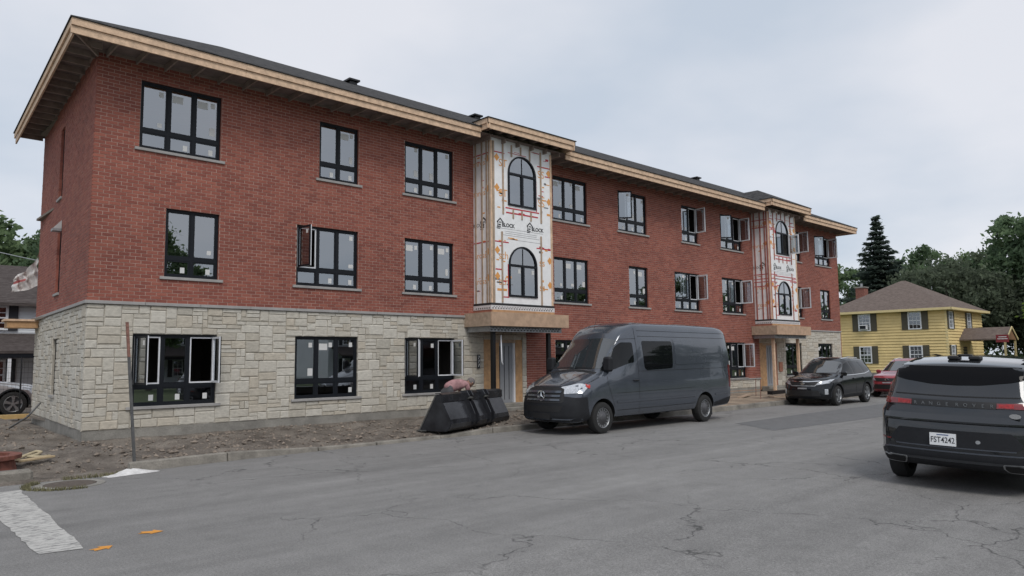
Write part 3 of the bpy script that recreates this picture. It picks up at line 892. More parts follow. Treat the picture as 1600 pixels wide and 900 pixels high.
# soffit framing: dark deck above, joists showing from below
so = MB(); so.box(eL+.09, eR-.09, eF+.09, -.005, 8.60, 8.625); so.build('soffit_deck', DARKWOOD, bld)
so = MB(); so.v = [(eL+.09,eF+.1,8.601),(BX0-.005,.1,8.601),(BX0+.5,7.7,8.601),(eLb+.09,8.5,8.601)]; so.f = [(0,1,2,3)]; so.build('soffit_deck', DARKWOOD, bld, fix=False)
x = -.2; 
while x < 36.6:
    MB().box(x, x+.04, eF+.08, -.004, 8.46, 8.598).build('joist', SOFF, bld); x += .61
for i in range(15):
    y = -.4+i*.6; 
    xa = eL+.085+(eLb-eL)*(y-eF)/(eB-eF); xb = BX0+.51*max(0,y)/7.7-.005
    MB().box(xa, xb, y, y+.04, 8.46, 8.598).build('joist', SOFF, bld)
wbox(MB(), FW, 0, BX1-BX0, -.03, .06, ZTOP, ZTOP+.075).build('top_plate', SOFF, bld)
wbox(MB(), SW, .07, SIDE_L, -.03, .06, ZTOP, ZTOP+.075).build('top_plate', SOFF, bld)
MB().bar((eL+.1,eF+.1,8.5), (BX0,0,8.5), .04, .14).build('joist', SOFF, bld)

# ---- projecting bays
ORP = M('orange_print', (.72, .33, .09), .6, var=.08); REDT = M('red_tape', (.50, .035, .05), .5, var=.08); BLKP = M('black_print', (.03, .03, .033), .6, var=0)
MEMB = M('membrane_black', (.02, .02, .022), .6, var=0)
def arch_loop(cx, hw, zb, zsp, n=18):
    return [(cx-hw, zb), (cx+hw, zb)] + [(cx+hw*math.cos(math.pi*i/n), zsp+hw*math.sin(math.pi*i/n)) for i in range(n+1)]
def arch_window(bay_cx, yF, hw, zb, zsp, opened=False):
    fn = lambda u, v, w: (u, yF+.0+w, v)
    outer = arch_loop(bay_cx, hw, zb, zsp); inner_top = arch_loop(bay_cx, hw-.065, zsp+.035, zsp+.035)[2:]
    tr = zsp
    it = [(bay_cx+(hw-.065)*math.cos(math.pi*i/18), tr+.035+(hw-.085)*math.sin(math.pi*i/18)) for i in range(19)]
    il = [(bay_cx-hw+.065, zb+.06), (bay_cx-.04, zb+.06), (bay_cx-.04, tr-.035), (bay_cx-hw+.065, tr-.035)]
    ir = [(bay_cx+.04, zb+.06), (bay_cx+hw-.065, zb+.06), (bay_cx+hw-.065, tr-.035), (bay_cx+.04, tr-.035)]
    w = curve_mesh('arched_window', [outer, it, il, ir], .045, FRAME, lambda u, v, w: (u, yF-.01+w, v), bld)
    b = MB(); b.v = [(u, yF-.012, v) for u, v in it]; b.f = [tuple(range(len(it)))]; b.build('pane', PANE, w, fix=False)
    MB().box(bay_cx-.008, bay_cx+.008, yF-.03, yF-.005, tr+.03, tr+hw-.08).build('glazing_bar', FRAME, w)
    for lp, k in ((il, 0), (ir, 1)):
        if opened and k == 1:
            W0, H0, H1 = lp[1][0]-lp[0][0], lp[0][1], lp[2][1]; hx = lp[1][0]
            m = MB(); m.box(hx-.02, hx+.02, yF-.06-W0, yF-.06, H1-.045, H1); m.box(hx-.02, hx+.02, yF-.06-W0, yF-.06, H0, H0+.045)
            m.box(hx-.02, hx+.02, yF-.06-W0, yF-.015-W0, H0+.045, H1-.045); m.box(hx-.02, hx+.02, yF-.105, yF-.06, H0+.045, H1-.045); m.build('sash', WHITEF, w)
            MB().quad((hx,yF-.06-W0,H0),(hx,yF-.06,H0),(hx,yF-.06,H1),(hx,yF-.06-W0,H1)).build('pane', PANE, w)
            continue
        b = MB(); b.v = [(u, yF-.012, v) for u, v in lp]; b.f = [(0,1,2,3)]; b.build('pane', PANE, w, fix=False)
        if zb < 5: MB().quad(*[(lp[1][0]-.17+du, yF-.016, lp[2][1]-.2+dv) for du, dv in ((0,0),(.11,0),(.11,.13),(0,.13))]).build('sticker', STICK, w)
    return w
BLKG = M('grey_print', (.22,.22,.23), .6, var=0)
CANW = M('canopy_timber', (.46,.315,.215), .8, var=.15, scale=5)
def make_bay(x0, x1, far):
    yF = -.8; cx = (x0+x1)/2; zb, zt = 3.32, 8.62; hw = .62
    A1 = (6.56, 7.58); A2 = (3.70, 4.68)
    lo = [(x0, zb), (x1, zb), (x1, zt), (x0, zt)]
    bay = curve_mesh('bay_sheathing', [lo, arch_loop(cx, hw, *A1), arch_loop(cx, hw, *A2)], .03, FOAM, lambda u, v, w: (u, yF+.03+w, v), bld)
    mb = MB(); mb.box(x0, x0+.05, yF+.062, -.002, zb, zt); mb.box(x1-.05, x1, yF+.062, -.002, zb, zt); mb.build('bay_side_sheathing', FOAM, bay)
    MB().box(x0+.06, x1-.06, -.02, -.008, zb, zt).build('bay_back', DARKWOOD, bay)
    MB().box(x0+.06, x1-.06, yF+.07, -.03, 5.95, 6.05).build('bay_floor', FLOORI, bay)
    arch_window(cx, yF+.02, hw, A1[0], A1[1], opened=far); arch_window(cx, yF+.02, hw, A2[0], A2[1])
    st = LUMBER2 if not far else M('red_chalked_strap', (.36,.13,.10), .85, var=.25, scale=5)
    def strap(x, z0, z1, w=.06, m=None): MB().box(x-w/2, x+w/2, yF-.022, yF-.001, z0, z1).build('strapping', m or st, bay)
    def sstrap(y, z0, z1, w=.06): MB().box(x0-.022, x0-.001, y-w/2, y+w/2, z0, z1).build('strapping', st, bay)
    g = zb+.16
    strap(x0+.03, g, 8.5, .07, LUMBER); strap(x0+.12, g, 8.5, .07); strap(x1-.035, g, 8.5, .07, LUMBER)
    strap(x0+.52, 6.25, 8.5); strap(x1-.50, 6.15, 8.5); strap(x0+.46, g+.02, 5.7); strap(x1-.52, g, 5.72)
    for dx in (-.45,-.05,.35): strap(cx+dx, 8.24 if abs(dx) < .2 else 8.12, 8.5, .055)
    for dx in (-.40,-.02,.38): strap(cx+dx, 6.16, 6.44, .055)
    for y, z0 in ((yF+.05,g), (yF+.16,g), (-.42,g), (-.12,g)): sstrap(y, z0, 8.5)
    # printing on the foil
    def FM(x, z, rot=0): return Matrix.Translation((x, yF-.0035, z)) @ Matrix.Rotation(R(90), 4, 'X') @ Matrix.Rotation(rot, 4, 'Z')
    def SM(y, z): return Matrix.Translation((x0-.0035, y, z)) @ Matrix.Rotation(R(-90), 4, 'Z') @ Matrix.Rotation(R(90), 4, 'X')
    def logo(m, s):
        mb = MB()
        def pl(pts):
            b = len(mb.v); mb.v += [tuple(m @ Vector((u*s, v*s, .001))) for u, v in pts]; mb.f.append(tuple(range(b, b+len(pts))))
        pl([(-.55,.05),(0,.55),(.55,.05),(.45,-.05),(0,.36),(-.45,-.05)])
        pl([(-.42,0),(-.30,.1),(-.30,-.5),(-.42,-.5)]); pl([(.30,.1),(.42,0),(.42,-.2),(.30,-.2)])
        pl([(-.16,.08),(.0,.08),(0,-.06),(-.16,-.06)]); pl([(.04,.08),(.18,.08),(.18,-.06),(.04,-.06)])
        pl([(-.5,-.46),(.1,-.46),(.1,-.58),(-.5,-.58)]); pl([(-.5,-.66),(-.05,-.66),(-.05,-.76),(-.5,-.76)]); pl([(-.25,-.2),(.1,-.2),(.1,-.36),(-.25,-.36)])
        mb.build('printed_logo', BLKP, bay, fix=False)
    for dx in ((-.95, .33) if not far else (-.8, .45)):
        logo(FM(cx+dx, 5.98), .27); text_mesh('printed_word', 'BLOCK', .165, BLKP, FM(cx+dx+.34, 5.91), bay, .0005, bold=.006)
    logo(SM(-.48, 5.98), .30); text_mesh('printed_word', 'BLOCK', .16, BLKP, SM(-.24, 5.90), bay, .0005)
    for z in (7.85, 6.90, 4.95, 4.15):
        s = .34
        text_mesh('printed_word', 'ST' if z > 6 else 'sth', s, ORP, FM(cx-.82, z), bay, .0005)
        text_mesh('printed_word', 'SS' if z > 6 else 'ss', s, ORP, FM(cx+.86, z-.1), bay, .0005)
        text_mesh('printed_word', 'thross' if z > 6 else 'tross', .26, ORP, SM(-.34, z), bay, .0005)
        for c in (FM(x0+.27, z+.16), FM(x1-.13, z-.0), SM(-.66, z+.1)):
            mb = MB(); b = len(mb.v); mb.v += [tuple(c @ Vector(q)) for q in ((-.11,0,.001),(0,-.13,.001),(.11,0,.001),(0,.13,.001))]; mb.f.append((b,b+1,b+2,b+3))
            mb.build('printed_diamond', ORP, bay, fix=False)
    def tape(x, xx, z, h=.035): MB().box(x, xx, yF-.006, yF-.0005, z, z+h).build('red_tape', REDT, bay)
    def stape(z): MB().box(x0-.006, x0-.0005, yF+.03, -.02, z, z+.035).build('red_tape', REDT, bay)
    tape(x0, cx-.75, 8.16); tape(cx+.7, x1, 8.0); tape(cx-.72, cx+.76, 6.45, .04); tape(cx-.7, cx+.7, 6.30, .045); tape(x0, cx-.6, 5.36); tape(cx+.62, x1, 5.30); tape(cx-.85, cx-.6, 3.66)
    stape(8.1); stape(5.34); 
    tape(cx-.6, cx+.2, 8.23, .02)
    for (a, b, z0, z1) in ((cx+hw+.005, cx+hw+.035, 6.5, 7.5), (cx+hw+.005, cx+hw+.03, 3.7, 4.7), (cx-hw-.03, cx-hw-.005, 3.7, 4.7)):
        MB().box(a, b, yF-.006, yF-.0005, z0, z1).build('red_tape', REDT, bay)
    if far:
        for z in (7.75, 5.55, 5.2, 5.0): tape(x0, cx-.64, z); stape(z)
        for dz in (0, .14): tape(cx-.8, cx+1.2, 5.36+dz)
    # lesser printing: ruled lines, lap marks and small captions on the foil
    def mark(x, xx, z, h, m): MB().box(x, xx, yF-.0042, yF-.0005, z, z+h).build('printed_rule', m, bay)
    rm_ = random.Random(6 if far else 5)
    for z in (5.60, 5.66, 5.72, 5.80, 5.48): mark(x0+.2+rm_.uniform(0,.5), x1-.15-rm_.uniform(0,.6), z, .008, BLKG)
    for k in range(44):
        x = rm_.choice((rm_.uniform(x0+.16, cx-.68), rm_.uniform(cx+.68, x1-.2))); z = rm_.choice((rm_.uniform(3.75,5.4), rm_.uniform(6.4,8.3)))
        mark(x, x+rm_.uniform(.08,.26), z, rm_.choice((.03,.04,.07)), rm_.choice((ORP, ORP, BLKG, REDT)))
    for k in range(10):
        x = rm_.uniform(x0+.15, x1-.3); z = rm_.choice((rm_.uniform(5.4,5.55), rm_.uniform(6.2,6.42), rm_.uniform(8.2,8.45)))
        mark(x, x+rm_.uniform(.05,.3), z, rm_.choice((.015,.03)), rm_.choice((REDT, REDT, ORP)))
    for k in range(9):
        z = rm_.uniform(3.7, 8.3); y = rm_.uniform(yF+.22, -.2); MB().box(x0-.0042, x0-.0005, y, y+rm_.uniform(.06,.16), z, z+rm_.choice((.02,.04))).build('printed_rule', rm_.choice((ORP, ORP, BLKG, REDT)), bay)
    # perforated flashing at the foot of the bay, timber rim and canopy
    MB().box(x0-.03, x1+.03, yF-.03, -.01, zb+.09, zb+.16).build('membrane_strip', MEMB, bay)
    mb = MB(); mb.box(x0-.034, x1+.034, yF-.034, -.01, zb-.045, zb+.088); mb.build('perforated_flashing', M('white_flashing', (.62,.62,.62), .5, var=.1, scale=20), bay)
    mb = MB(); n = int((x1-x0)/.11)
    for i in range(n):
        x = x0+.02+i*.11; mb.box(x, x+.045, yF-.0355, yF-.03, zb-.02, zb+.02); mb.box(x+.05, x+.085, yF-.0355, yF-.03, zb+.035, zb+.06)
    for i in range(7): mb.box(x0-.0355, x0-.03, yF+.03+i*.1, yF+.075+i*.1, zb-.02, zb+.02)
    mb.build('flashing_slots', MEMB, bay)
    MB().box(x0-.02, x1+.02, yF-.02, -.01, 3.16, 3.272).build('rim_joist', PLYD, bay)
    MB().box(x0+.0, x1+.02, yF-.045, yF-.0205, 3.12, 3.273).build('rim_board', PLY, bay)
    bx0, bx1, by = x0-.40, x1+.24, -1.22
    MB().box(bx0, bx1, by-.04, by, 2.76, 3.17).build('canopy_beam', CANW, bay)
    MB().box(bx0, bx0+.04, by+.001, -.01, 2.76, 3.168).build('canopy_beam', LUMBER2, bay)
    MB().box(bx1-.04, bx1, by+.001, -.01, 2.76, 3.168).build('canopy_beam', LUMBER2, bay)
    MB().box(bx0+.042, bx1-.042, by+.002, -.012, 3.10, 3.12).build('canopy_deck', PLYD, bay)
    mb = MB(); mb.box(x0-.28, x1+.1, by+.16, by+.20, 2.60, 2.758); mb.box(x0-.28, x0-.24, by+.2, -.02, 2.60, 2.758); mb.build('canopy_flashing', STEEL, bay)
    mb = MB()
    for i in range(22):
        x = x0-.25+i*.135; mb.box(x, x+.06, by+.155, by+.161, 2.63, 2.67); mb.box(x+.06, x+.12, by+.155, by+.161, 2.69, 2.72)
    mb.build('flashing_slots', MEMB, bay)
    pm = BLKSTEEL if not far else LUMBER
    for x in (x0+.06, x1-.25):
        MB().box(x-.06, x+.06, -.86, -.74, .1, 2.60).build('canopy_post', pm, bay, bevel=.006)
    # raised eave over the bay with its own low hip
    bz = 8.93; a0, a1, af = x0-.60, x1+.55, -1.42
    fascia_run((a0, af), (a1, af), bz, 2.2); fascia_run((a0, -.30), (a0, af+.0), bz, 2.0); fascia_run((a1, af), (a1, -.30), bz, 2.0)
    MB().box(a0+.09, a1-.09, af+.09, -.01, bz-.1, bz-.075).build('soffit_deck', DARKWOOD, bld)
    x = a0+.3
    while x < a1-.2: MB().box(x, x+.04, af+.09, -.02, bz-.24, bz-.102).build('joist', SOFF, bld); x += .5
    MB().box(x0+.02, x1-.02, yF+.07, -.012, 8.60, 8.80).build('bay_header', SOFF, bay)
    az = bz+.62 if not far else bz+.95
    roof_solid([(a0-.03,af-.03,bz+.025),(a1+.03,af-.03,bz+.025),(a1+.03,2.6,bz+.025),(a0-.03,2.6,bz+.025),(cx,af+1.75,az),(cx,2.6,az)],
       [(0,1,4),(1,2,5,4),(2,3,5),(3,0,4,5)], [(0,1),(1,2),(2,3),(3,0)], .022, 'bay_roof', bld)
    return bay
make_bay(*BAYS[0], False); make_bay(*BAYS[1], True)

# ---- entrances
GREYDOOR = M('grey_primed_door', (.27, .28, .30), .5, var=.05)
def entrance(d, dark):
    x0, x1 = d[0]+BX0, d[1]+BX0
    fr = MB(); fr.box(x0, x0+.32, .02, .06, .25, 2.40); e = fr.build('plywood_sheet', PLY, bld)
    MB().box(x0+.33, x0+.66, .03, .07, .25, 2.395).build('plywood_sheet', PLY, bld)
    MB().box(x1-.29, x1, .02, .06, .25, 2.396).build('plywood_sheet', PLYD if dark else PLY, bld)
    dr = MB().box(x0+.67, x1-.36, .10, .145, .40, 2.30).build('door', GREYDOOR, bld)
    for i in range(3): MB().box(x0+.73+i*.2, x0+.75+i*.2, .094, .102, .5, 2.2).build('door_groove', FRAME, dr)
    MB().box(x1-.36, x1-.292, .04, .14, .25, 2.397).build('door_jamb', WHITEF, dr)
    MB().box(x0, x1, .022, .10, 2.30, 2.40).build('door_head', LUMBER2, bld)
    MB().box(x0+.1, x1-.05, -.75, .01, .1, .30).build('door_step', CONC, bld, bevel=.01)
    MB().box(x0+.1, x1-.05, -.35, .08, .30, .40).build('door_step', CONC, bld, bevel=.01)
    MB().box(x0+.02, x1-.02, .15, .3, .25, 2.4).build('door_backing', DARKWOOD, bld)
entrance(DOOR1, False); entrance(DOOR2, True)
# dark vertical number plate on the stone beside the near door
npz = MB().box(10.40, 10.51, -.045, -.02, 1.50, 1.93).build('number_plate', BLKP, bld)
mb = MB()
for z in (1.56, 1.68, 1.80): mb.bar((10.43,-.048,z), (10.48,-.048,z+.08), .006, .018); mb.bar((10.43,-.048,z+.08), (10.48,-.048,z+.08), .006, .016)
mb.build('number_marks', STICK, npz)
MB().box(29.45, 29.78, -.05, -.02, 1.05, 1.50).build('meter_board', PLYD, bld)
# wall lamp on the side wall and a little canopy by its rear door
wl = MB(); q = SW.P(3.9, 0, 0)
lamp = wbox(MB(), SW, 3.75, 4.05, -.20, -.005, 5.12, 5.18).build('wall_lamp', STEEL, bld)
m2 = MB(); m2.v = [SW.P(3.75,-.005,5.182), SW.P(4.05,-.005,5.182), SW.P(4.05,-.19,5.182), SW.P(3.75,-.19,5.182), SW.P(3.75,-.005,5.40), SW.P(4.05,-.005,5.40)]
m2.f = [(0,1,5,4),(2,3,4,5),(0,4,3),(1,2,5),(0,3,2,1)]; m2.build('lamp_hood', M('pale_metal', (.5,.5,.5), .5, var=.1), lamp)
wbox(MB(), SW, 7.0, 7.7, -.75, -.01, 2.80, 2.98).build('rear_canopy', PLY, bld)
wbox(MB(), SW, 6.95, 7.72, -.82, -.005, 2.985, 3.04).build('rear_canopy_top', LUMBER, bld)
# ================================================================== vehicles
def paint(name, c, metal=.25, rough=.32, dirt=.0):
    m = M(name, c, rough, metal, var=.06, scale=2.0, coat=.8)
    return m
TYRE = M('tyre_rubber', (.018, .018, .018), .85, var=.2, scale=20)
ALLOY = M('alloy_grey', (.36, .37, .38), .35, .8, var=.1, scale=15)
DARKRIM = M('dark_steel_rim', (.10, .10, .105), .5, .5, var=.15, scale=15)
CHROME = M('chrome', (.70, .71, .72), .12, 1.0, var=0)
CARGLASS = M('tinted_car_glass', (.006, .007, .008), .03, var=0, spec=.30)
WINDSCREEN = M('windscreen_glass', (.03, .036, .04), .02, var=0, spec=1.0, coat=1.0)
LENS = M('clear_lamp_lens', (.55, .57, .60), .12, .3, var=.25, scale=25, coat=1)
REDLENS = M('red_lamp_lens', (.17, .008, .011), .15, var=.2, scale=12, coat=1)
AMBER = M('amber_lens', (.45, .03, .02), .2, var=.1)
GREYPL = M('dark_grey_plastic', (.018, .019, .022), .55, var=.1, scale=8, spec=.25)
LINER = M('wheel_well', (.006, .006, .006), .9, var=0)
SEAM = M('gap_and_crease_shade', (.004, .004, .005), .8, var=0)  # near-black: real shut lines, and the painted shade of van creases

def lerp_tab(tab, x):
    tab = sorted(tab)
    if x <= tab[0][0]: return tab[0][1]
    for (a, b), (c, d) in zip(tab, tab[1:]):
        if a <= x <= c:
            return b + (d-b)*(x-a)/(c-a)
    return tab[-1][1]
def smooth_tab(tab, x, r=.05):
    return sum(lerp_tab(tab, x+r*k)*w for k, w in ((-1,.15),(-.5,.2),(0,.3),(.5,.2),(1,.15)))

class Car:
    def __init__(s, name, loc, rz, label, T, pm, bow_f=.22, bow_r=.10, roll=0.0, group=None):
        s.root = thing(name, loc, label, 'van' if 'van' in name else 'car', rz, group)
        if roll: s.root.rotation_euler = (roll, 0, rz)
        s.T = T; s.pm = pm; s.xr, s.xf = T['zt'][0][0], T['zt'][-1][0]
        s.T = {k: sorted(v) for k, v in T.items() if isinstance(v, list)}
        s.xr, s.xf = s.T['zt'][0][0], s.T['zt'][-1][0]
        s.bow_f, s.bow_r = bow_f, bow_r
        s.body_loft()
    def section(s, x):
        g = lambda k: smooth_tab(s.T[k], x, .04)
        zb, zt, w = g('zb'), g('zt'), g('w'); zs = min(g('zs'), zt-.05); wt = g('wt'); cr = g('cr') if 'cr' in s.T else .05
        wsd = g('ws') if 'ws' in s.T else w-.01
        rr = min(.14, (zt-zs)*.5)
        H = zs-zb
        P = [(0,zb),(w*.45,zb),(w*.84,zb),(w*.93,zb+.03),(w*.975,zb+H*.12),(w*.995,zb+H*.26),(w,zb+H*.42),(w*1.0,zb+H*.58),(w*.998,zb+H*.74),(w*.992,zb+H*.88),(wsd,zs)]
        a, b = Vector((wsd, zs)), Vector((wt, zt-rr-cr))
        if b.y < a.y+.01: b.y = a.y+.01
        for k in (.2,.4,.6,.8,1.0):
            q = a.lerp(b, k); q.x += .025*math.sin(math.pi*k)*min(1, (zt-zs)/.4); P.append((q.x, q.y))
        c = Vector((wt-rr*.9, zt-cr))
        ctrl = Vector((wt-.01, zt-cr-.01))
        for k in (.33,.66,1.0):
            q = b*(1-k)**2 + ctrl*2*k*(1-k) + c*k*k; P.append((q.x, q.y))
        for k in (.25,.5,.75,1.0):
            P.append((c.x*(1-k), c.y + (zt-c.y)*(1-(1-k)**2)))
        return P
    def body_loft(s):
        L = s.xf-s.xr
        xs = [s.xr + t for t in (0,.015,.04,.08,.13,.2,.28)]; x = s.xr+.36
        while x < s.xf-.36: xs.append(x); x += .075
        xs += [s.xf-t for t in (.36,.28,.2,.13,.08,.04,.015,0)]
        V, F = [], []; n = None
        for x in xs:
            P = s.section(x); half = P
            ring = half + [(-y, z) for y, z in reversed(half[1:-1])]
            n = len(ring); w = max(y for y, z in half)
            for y, z in ring:
                k = min(1, abs(y)/max(.01, w))**2.6
                dx = 0
                tf = max(0, 1-(s.xf-x)/1.0); trr = max(0, 1-(x-s.xr)/.8)
                dx -= s.bow_f*k*tf*tf*(3-2*tf); dx += s.bow_r*k*trr*trr*(3-2*trr)
                V.append((x+dx, y, z))
        for i in range(len(xs)-1):
            for k in range(n):
                a, b = i*n+k, i*n+(k+1)%n; F.append((a, b, b+n, a+n))
        F.append(tuple(range(n))); m = (len(xs)-1)*n; F.append(tuple(reversed(range(m, m+n))))
        s.V, s.F = V, F
        bm = bmesh.new(); vs = [bm.verts.new(v) for v in V]
        for f in F: bm.faces.new([vs[i] for i in f])
        bmesh.ops.recalc_face_normals(bm, faces=bm.faces)
        bmesh.ops.triangulate(bm, faces=[f for f in bm.faces if len(f.verts) > 4])
        s.bm = bm; s.bvh = BVHTree.FromBMesh(bm)
    def finish_body(s, axles, rad, wwid=.30):
        me = bpy.data.meshes.new('body'); s.bm.to_mesh(me)
        me.materials.append(s.pm); me.materials.append(LINER)
        o = bpy.data.objects.new('body', me); col.objects.link(o)
        cuts = []
        wmax = max(v[1] for v in s.V)
        mb = MB()
        for ax in axles:
            for sd in (-1, 1):
                n = 40; b = len(mb.v)
                for yy in (wmax-wwid, wmax+.3):
                    for i in range(n):
                        a = 2*math.pi*i/n; mb.v.append((ax+rad*math.cos(a), sd*yy, rad*math.sin(a)+s.axz))
                mb.f.append(tuple(range(b, b+n))); mb.f.append(tuple(reversed(range(b+n, b+2*n))))
                for i in range(n): mb.f.append((b+i, b+n+i, b+n+(i+1)%n, b+(i+1)%n))
        c = mb.build('cut', LINER); c.data.materials.clear(); c.data.materials.append(s.pm); c.data.materials.append(LINER)
        c.data.polygons.foreach_set('material_index', [1]*len(c.data.polygons))
        md = o.modifiers.new('b', 'BOOLEAN'); md.operation = 'DIFFERENCE'; md.object = c; md.solver = 'EXACT'
        dg = bpy.context.evaluated_depsgraph_get(); dg.update()
        nm = bpy.data.meshes.new_from_object(o.evaluated_get(dg)); nm.name = 'body'
        o.modifiers.clear(); o.data = nm
        bpy.data.objects.remove(c)
        for p in nm.polygons: p.use_smooth = p.material_index == 0
        try: nm.set_sharp_from_angle(angle=R(38))
        except Exception: pass
        attach(o, s.root, False); s.body = o
        return o
    def hit(s, u, v, ax, sg):
        if ax == 'y': o, d = Vector((u, 4*sg, v)), Vector((0, -sg, 0))
        elif ax == 'x': o, d = Vector((8*sg, u, v)), Vector((-sg, 0, 0))
        else: o, d = Vector((u, v, 6)), Vector((0, 0, -1))
        h = s.bvh.ray_cast(o, d)
        if h[0] is None:
            h = s.bvh.find_nearest(Vector((u, s_w*sg if False else 1.0*sg, v)) if ax == 'y' else (Vector((s.xf if sg > 0 else s.xr, u, v)) if ax == 'x' else Vector((u, v, 1.5))))
        return h[0], h[1]
    def panel(s, name, poly, ax, sg, mat, off=.006, thick=.012, parent=None, r=0.0, step=.07, smooth=True):
        """outline in a side / end / top view laid onto the body skin as a thin shaped piece"""
        if r: poly = round_poly(poly, r)
        bm = bmesh.new(); vs = [bm.verts.new((u, v, 0)) for u, v in poly]; bm.faces.new(vs)
        us = [u for u, v in poly]; wsx = [v for u, v in poly]
        for lo, hi, nrm in ((min(us), max(us), (1,0,0)), (min(wsx), max(wsx), (0,1,0))):
            k = lo+step
            while k < hi-.005:
                bmesh.ops.bisect_plane(bm, geom=bm.verts[:]+bm.edges[:]+bm.faces[:], plane_co=tuple(k*c for c in nrm), plane_no=nrm); k += step
        fr, bk = {}, {}
        bm.verts.ensure_lookup_table(); V, F = [], []
        for v in bm.verts:
            h, n = s.hit(v.co.x, v.co.y, ax, sg)
            if n.dot(Vector((0,sg,0)) if ax == 'y' else Vector((sg,0,0)) if ax == 'x' else Vector((0,0,1))) < 0: n = -n
            V.append(tuple(h+n*off))
        nv = len(V)
        for v in bm.verts:
            h, n = s.hit(v.co.x, v.co.y, ax, sg)
            if n.dot(Vector((0,sg,0)) if ax == 'y' else Vector((sg,0,0)) if ax == 'x' else Vector((0,0,1))) < 0: n = -n
            V.append(tuple(h+n*(off-thick)))
        for f in bm.faces: F.append(tuple(v.index for v in f.verts))
        for e in bm.edges:
            if len(e.link_faces) == 1:
                a, b = e.verts[0].index, e.verts[1].index; F.append((a, b, b+nv, a+nv))
        bm.free()
        o = add_mesh(name, V, F, mat, parent or s.root, False, smooth)
        b2 = bmesh.new(); b2.from_mesh(o.data); bmesh.ops.recalc_face_normals(b2, faces=b2.faces); b2.to_mesh(o.data); b2.free()
        # face outwards
        pol = o.data.polygons[0]
        ref = Vector((0,sg,0)) if ax == 'y' else Vector((sg,0,0)) if ax == 'x' else Vector((0,0,1))
        if pol.normal.dot(ref) < 0: o.data.flip_normals()
        try: o.data.set_sharp_from_angle(angle=R(40))
        except Exception: pass
        return o
    def line(s, name, pts, ax, sg, mat=None, w=.010, off=.0025, parent=None, closed=False):
        """thin strip along a path on the skin: shut lines, creases, trims"""
        pts = [Vector(p) for p in pts]
        if closed: pts = pts + [pts[0]]
        dn = []
        for a, b in zip(pts, pts[1:]):
            k = max(1, int((b-a).length/.06))
            dn += [a.lerp(b, i/k) for i in range(k)]
        dn.append(pts[-1]); V, F = [], []
        for i, p in enumerate(dn):
            t = (dn[min(i+1, len(dn)-1)]-dn[max(i-1, 0)]).normalized(); nn = Vector((-t.y, t.x))*w/2
            for q in (p+nn, p-nn):
                h, n = s.hit(q.x, q.y, ax, sg)
                ref = Vector((0,sg,0)) if ax == 'y' else Vector((sg,0,0)) if ax == 'x' else Vector((0,0,1))
                if n.dot(ref) < 0: n = -n
                V.append(tuple(h+n*off))
        for i in range(len(dn)-1): F.append((2*i, 2*i+1, 2*i+3, 2*i+2))
        return add_mesh(name, V, F, mat or SEAM, parent or s.body, False)
    def wheel(s, x, y, r, wd, kind):
        sg = 1 if y > 0 else -1
        w = MB(); h = wd/2
        pr = [(r*.66,-h*.8),(r*.68,-h),(r*.86,-h*1.0),(r*.96,-h*.88),(r,-h*.6),(r,h*.6),(r*.96,h*.88),(r*.86,h),(r*.68,h),(r*.66,h*.8),(r*.66,-h*.8)]
        m = Matrix.Translation((x, y, r))
        t = w.lathe(pr, 36, m).build('wheel', TYRE, s.root, False, smooth=True)
        try: t.data.set_sharp_from_angle(angle=R(35))
        except Exception: pass
        rm = MB(); o = sg*h
        if kind == 'steel':
            rm.lathe([(r*.66, o*.85),(r*.64, o*.95),(r*.60, o*.72),(r*.52, o*.58),(r*.44, o*.62),(r*.34, o*.88),(r*.26, o*.9),(.001, o*.86)], 36, m)
            rim = rm.build('rim', DARKRIM, t, False, smooth=True)
            rm = MB(); rm.lathe([(r*.655, o*.86),(r*.625, o*.97),(r*.60, o*.80)], 36, m); rm.build('rim_lip', ALLOY, t, False, smooth=True)
            hb = MB()
            for k in range(16):
                a = 2*math.pi*k/16; c = Vector((x+r*.53*math.cos(a), y+o*.62, r+r*.53*math.sin(a)))
                hb.bar(c-Vector((math.cos(a),0,math.sin(a)))*r*.075, c+Vector((math.cos(a),0,math.sin(a)))*r*.075, .03, .022, up=(0,1,0))
            hb.build('rim_slots', ALLOY, t, False)['kind'] = 'stuff'
            cp = MB(); cp.lathe([(r*.30, o*.92),(r*.28, o*.99),(.001, o*1.0)], 24, m); cp.build('hub_cap', DARKRIM, t, False, smooth=True)
        else:
            rm.lathe([(r*.66, o*.8),(r*.68, o*.97),(r*.62, o*.93),(r*.60, o*.5),(r*.60, -o*.3)], 36, m); rm.build('rim', ALLOY, t, False, smooth=True)
            dk = MB(); dk.lathe([(r*.62, o*.15),(.001, o*.12)], 24, m); dk.build('brake_disc', DARKRIM, t, False)
            sp = MB()
            for k in range(5):
                for da in (-.13, .13):
                    a = 2*math.pi*k/5 + .3; a2 = a+da
                    p0 = Vector((x+r*.12*math.cos(a), y+o*.80, r+r*.12*math.sin(a))); p1 = Vector((x+r*.63*math.cos(a2), y+o*.82, r+r*.63*math.sin(a2)))
                    sp.bar(p0, p1, .045, .03, up=(0,1,0))
            sp.lathe([(r*.16, o*.7),(r*.15, o*.9),(.001, o*.92)], 20, m)
            sp.build('spokes', ALLOY, t, False)
        return t
    def wheels(s, axles, r, wd, kind, ty):
        for x in axles:
            for sg in (-1, 1): s.wheel(x, sg*ty, r, wd, kind)
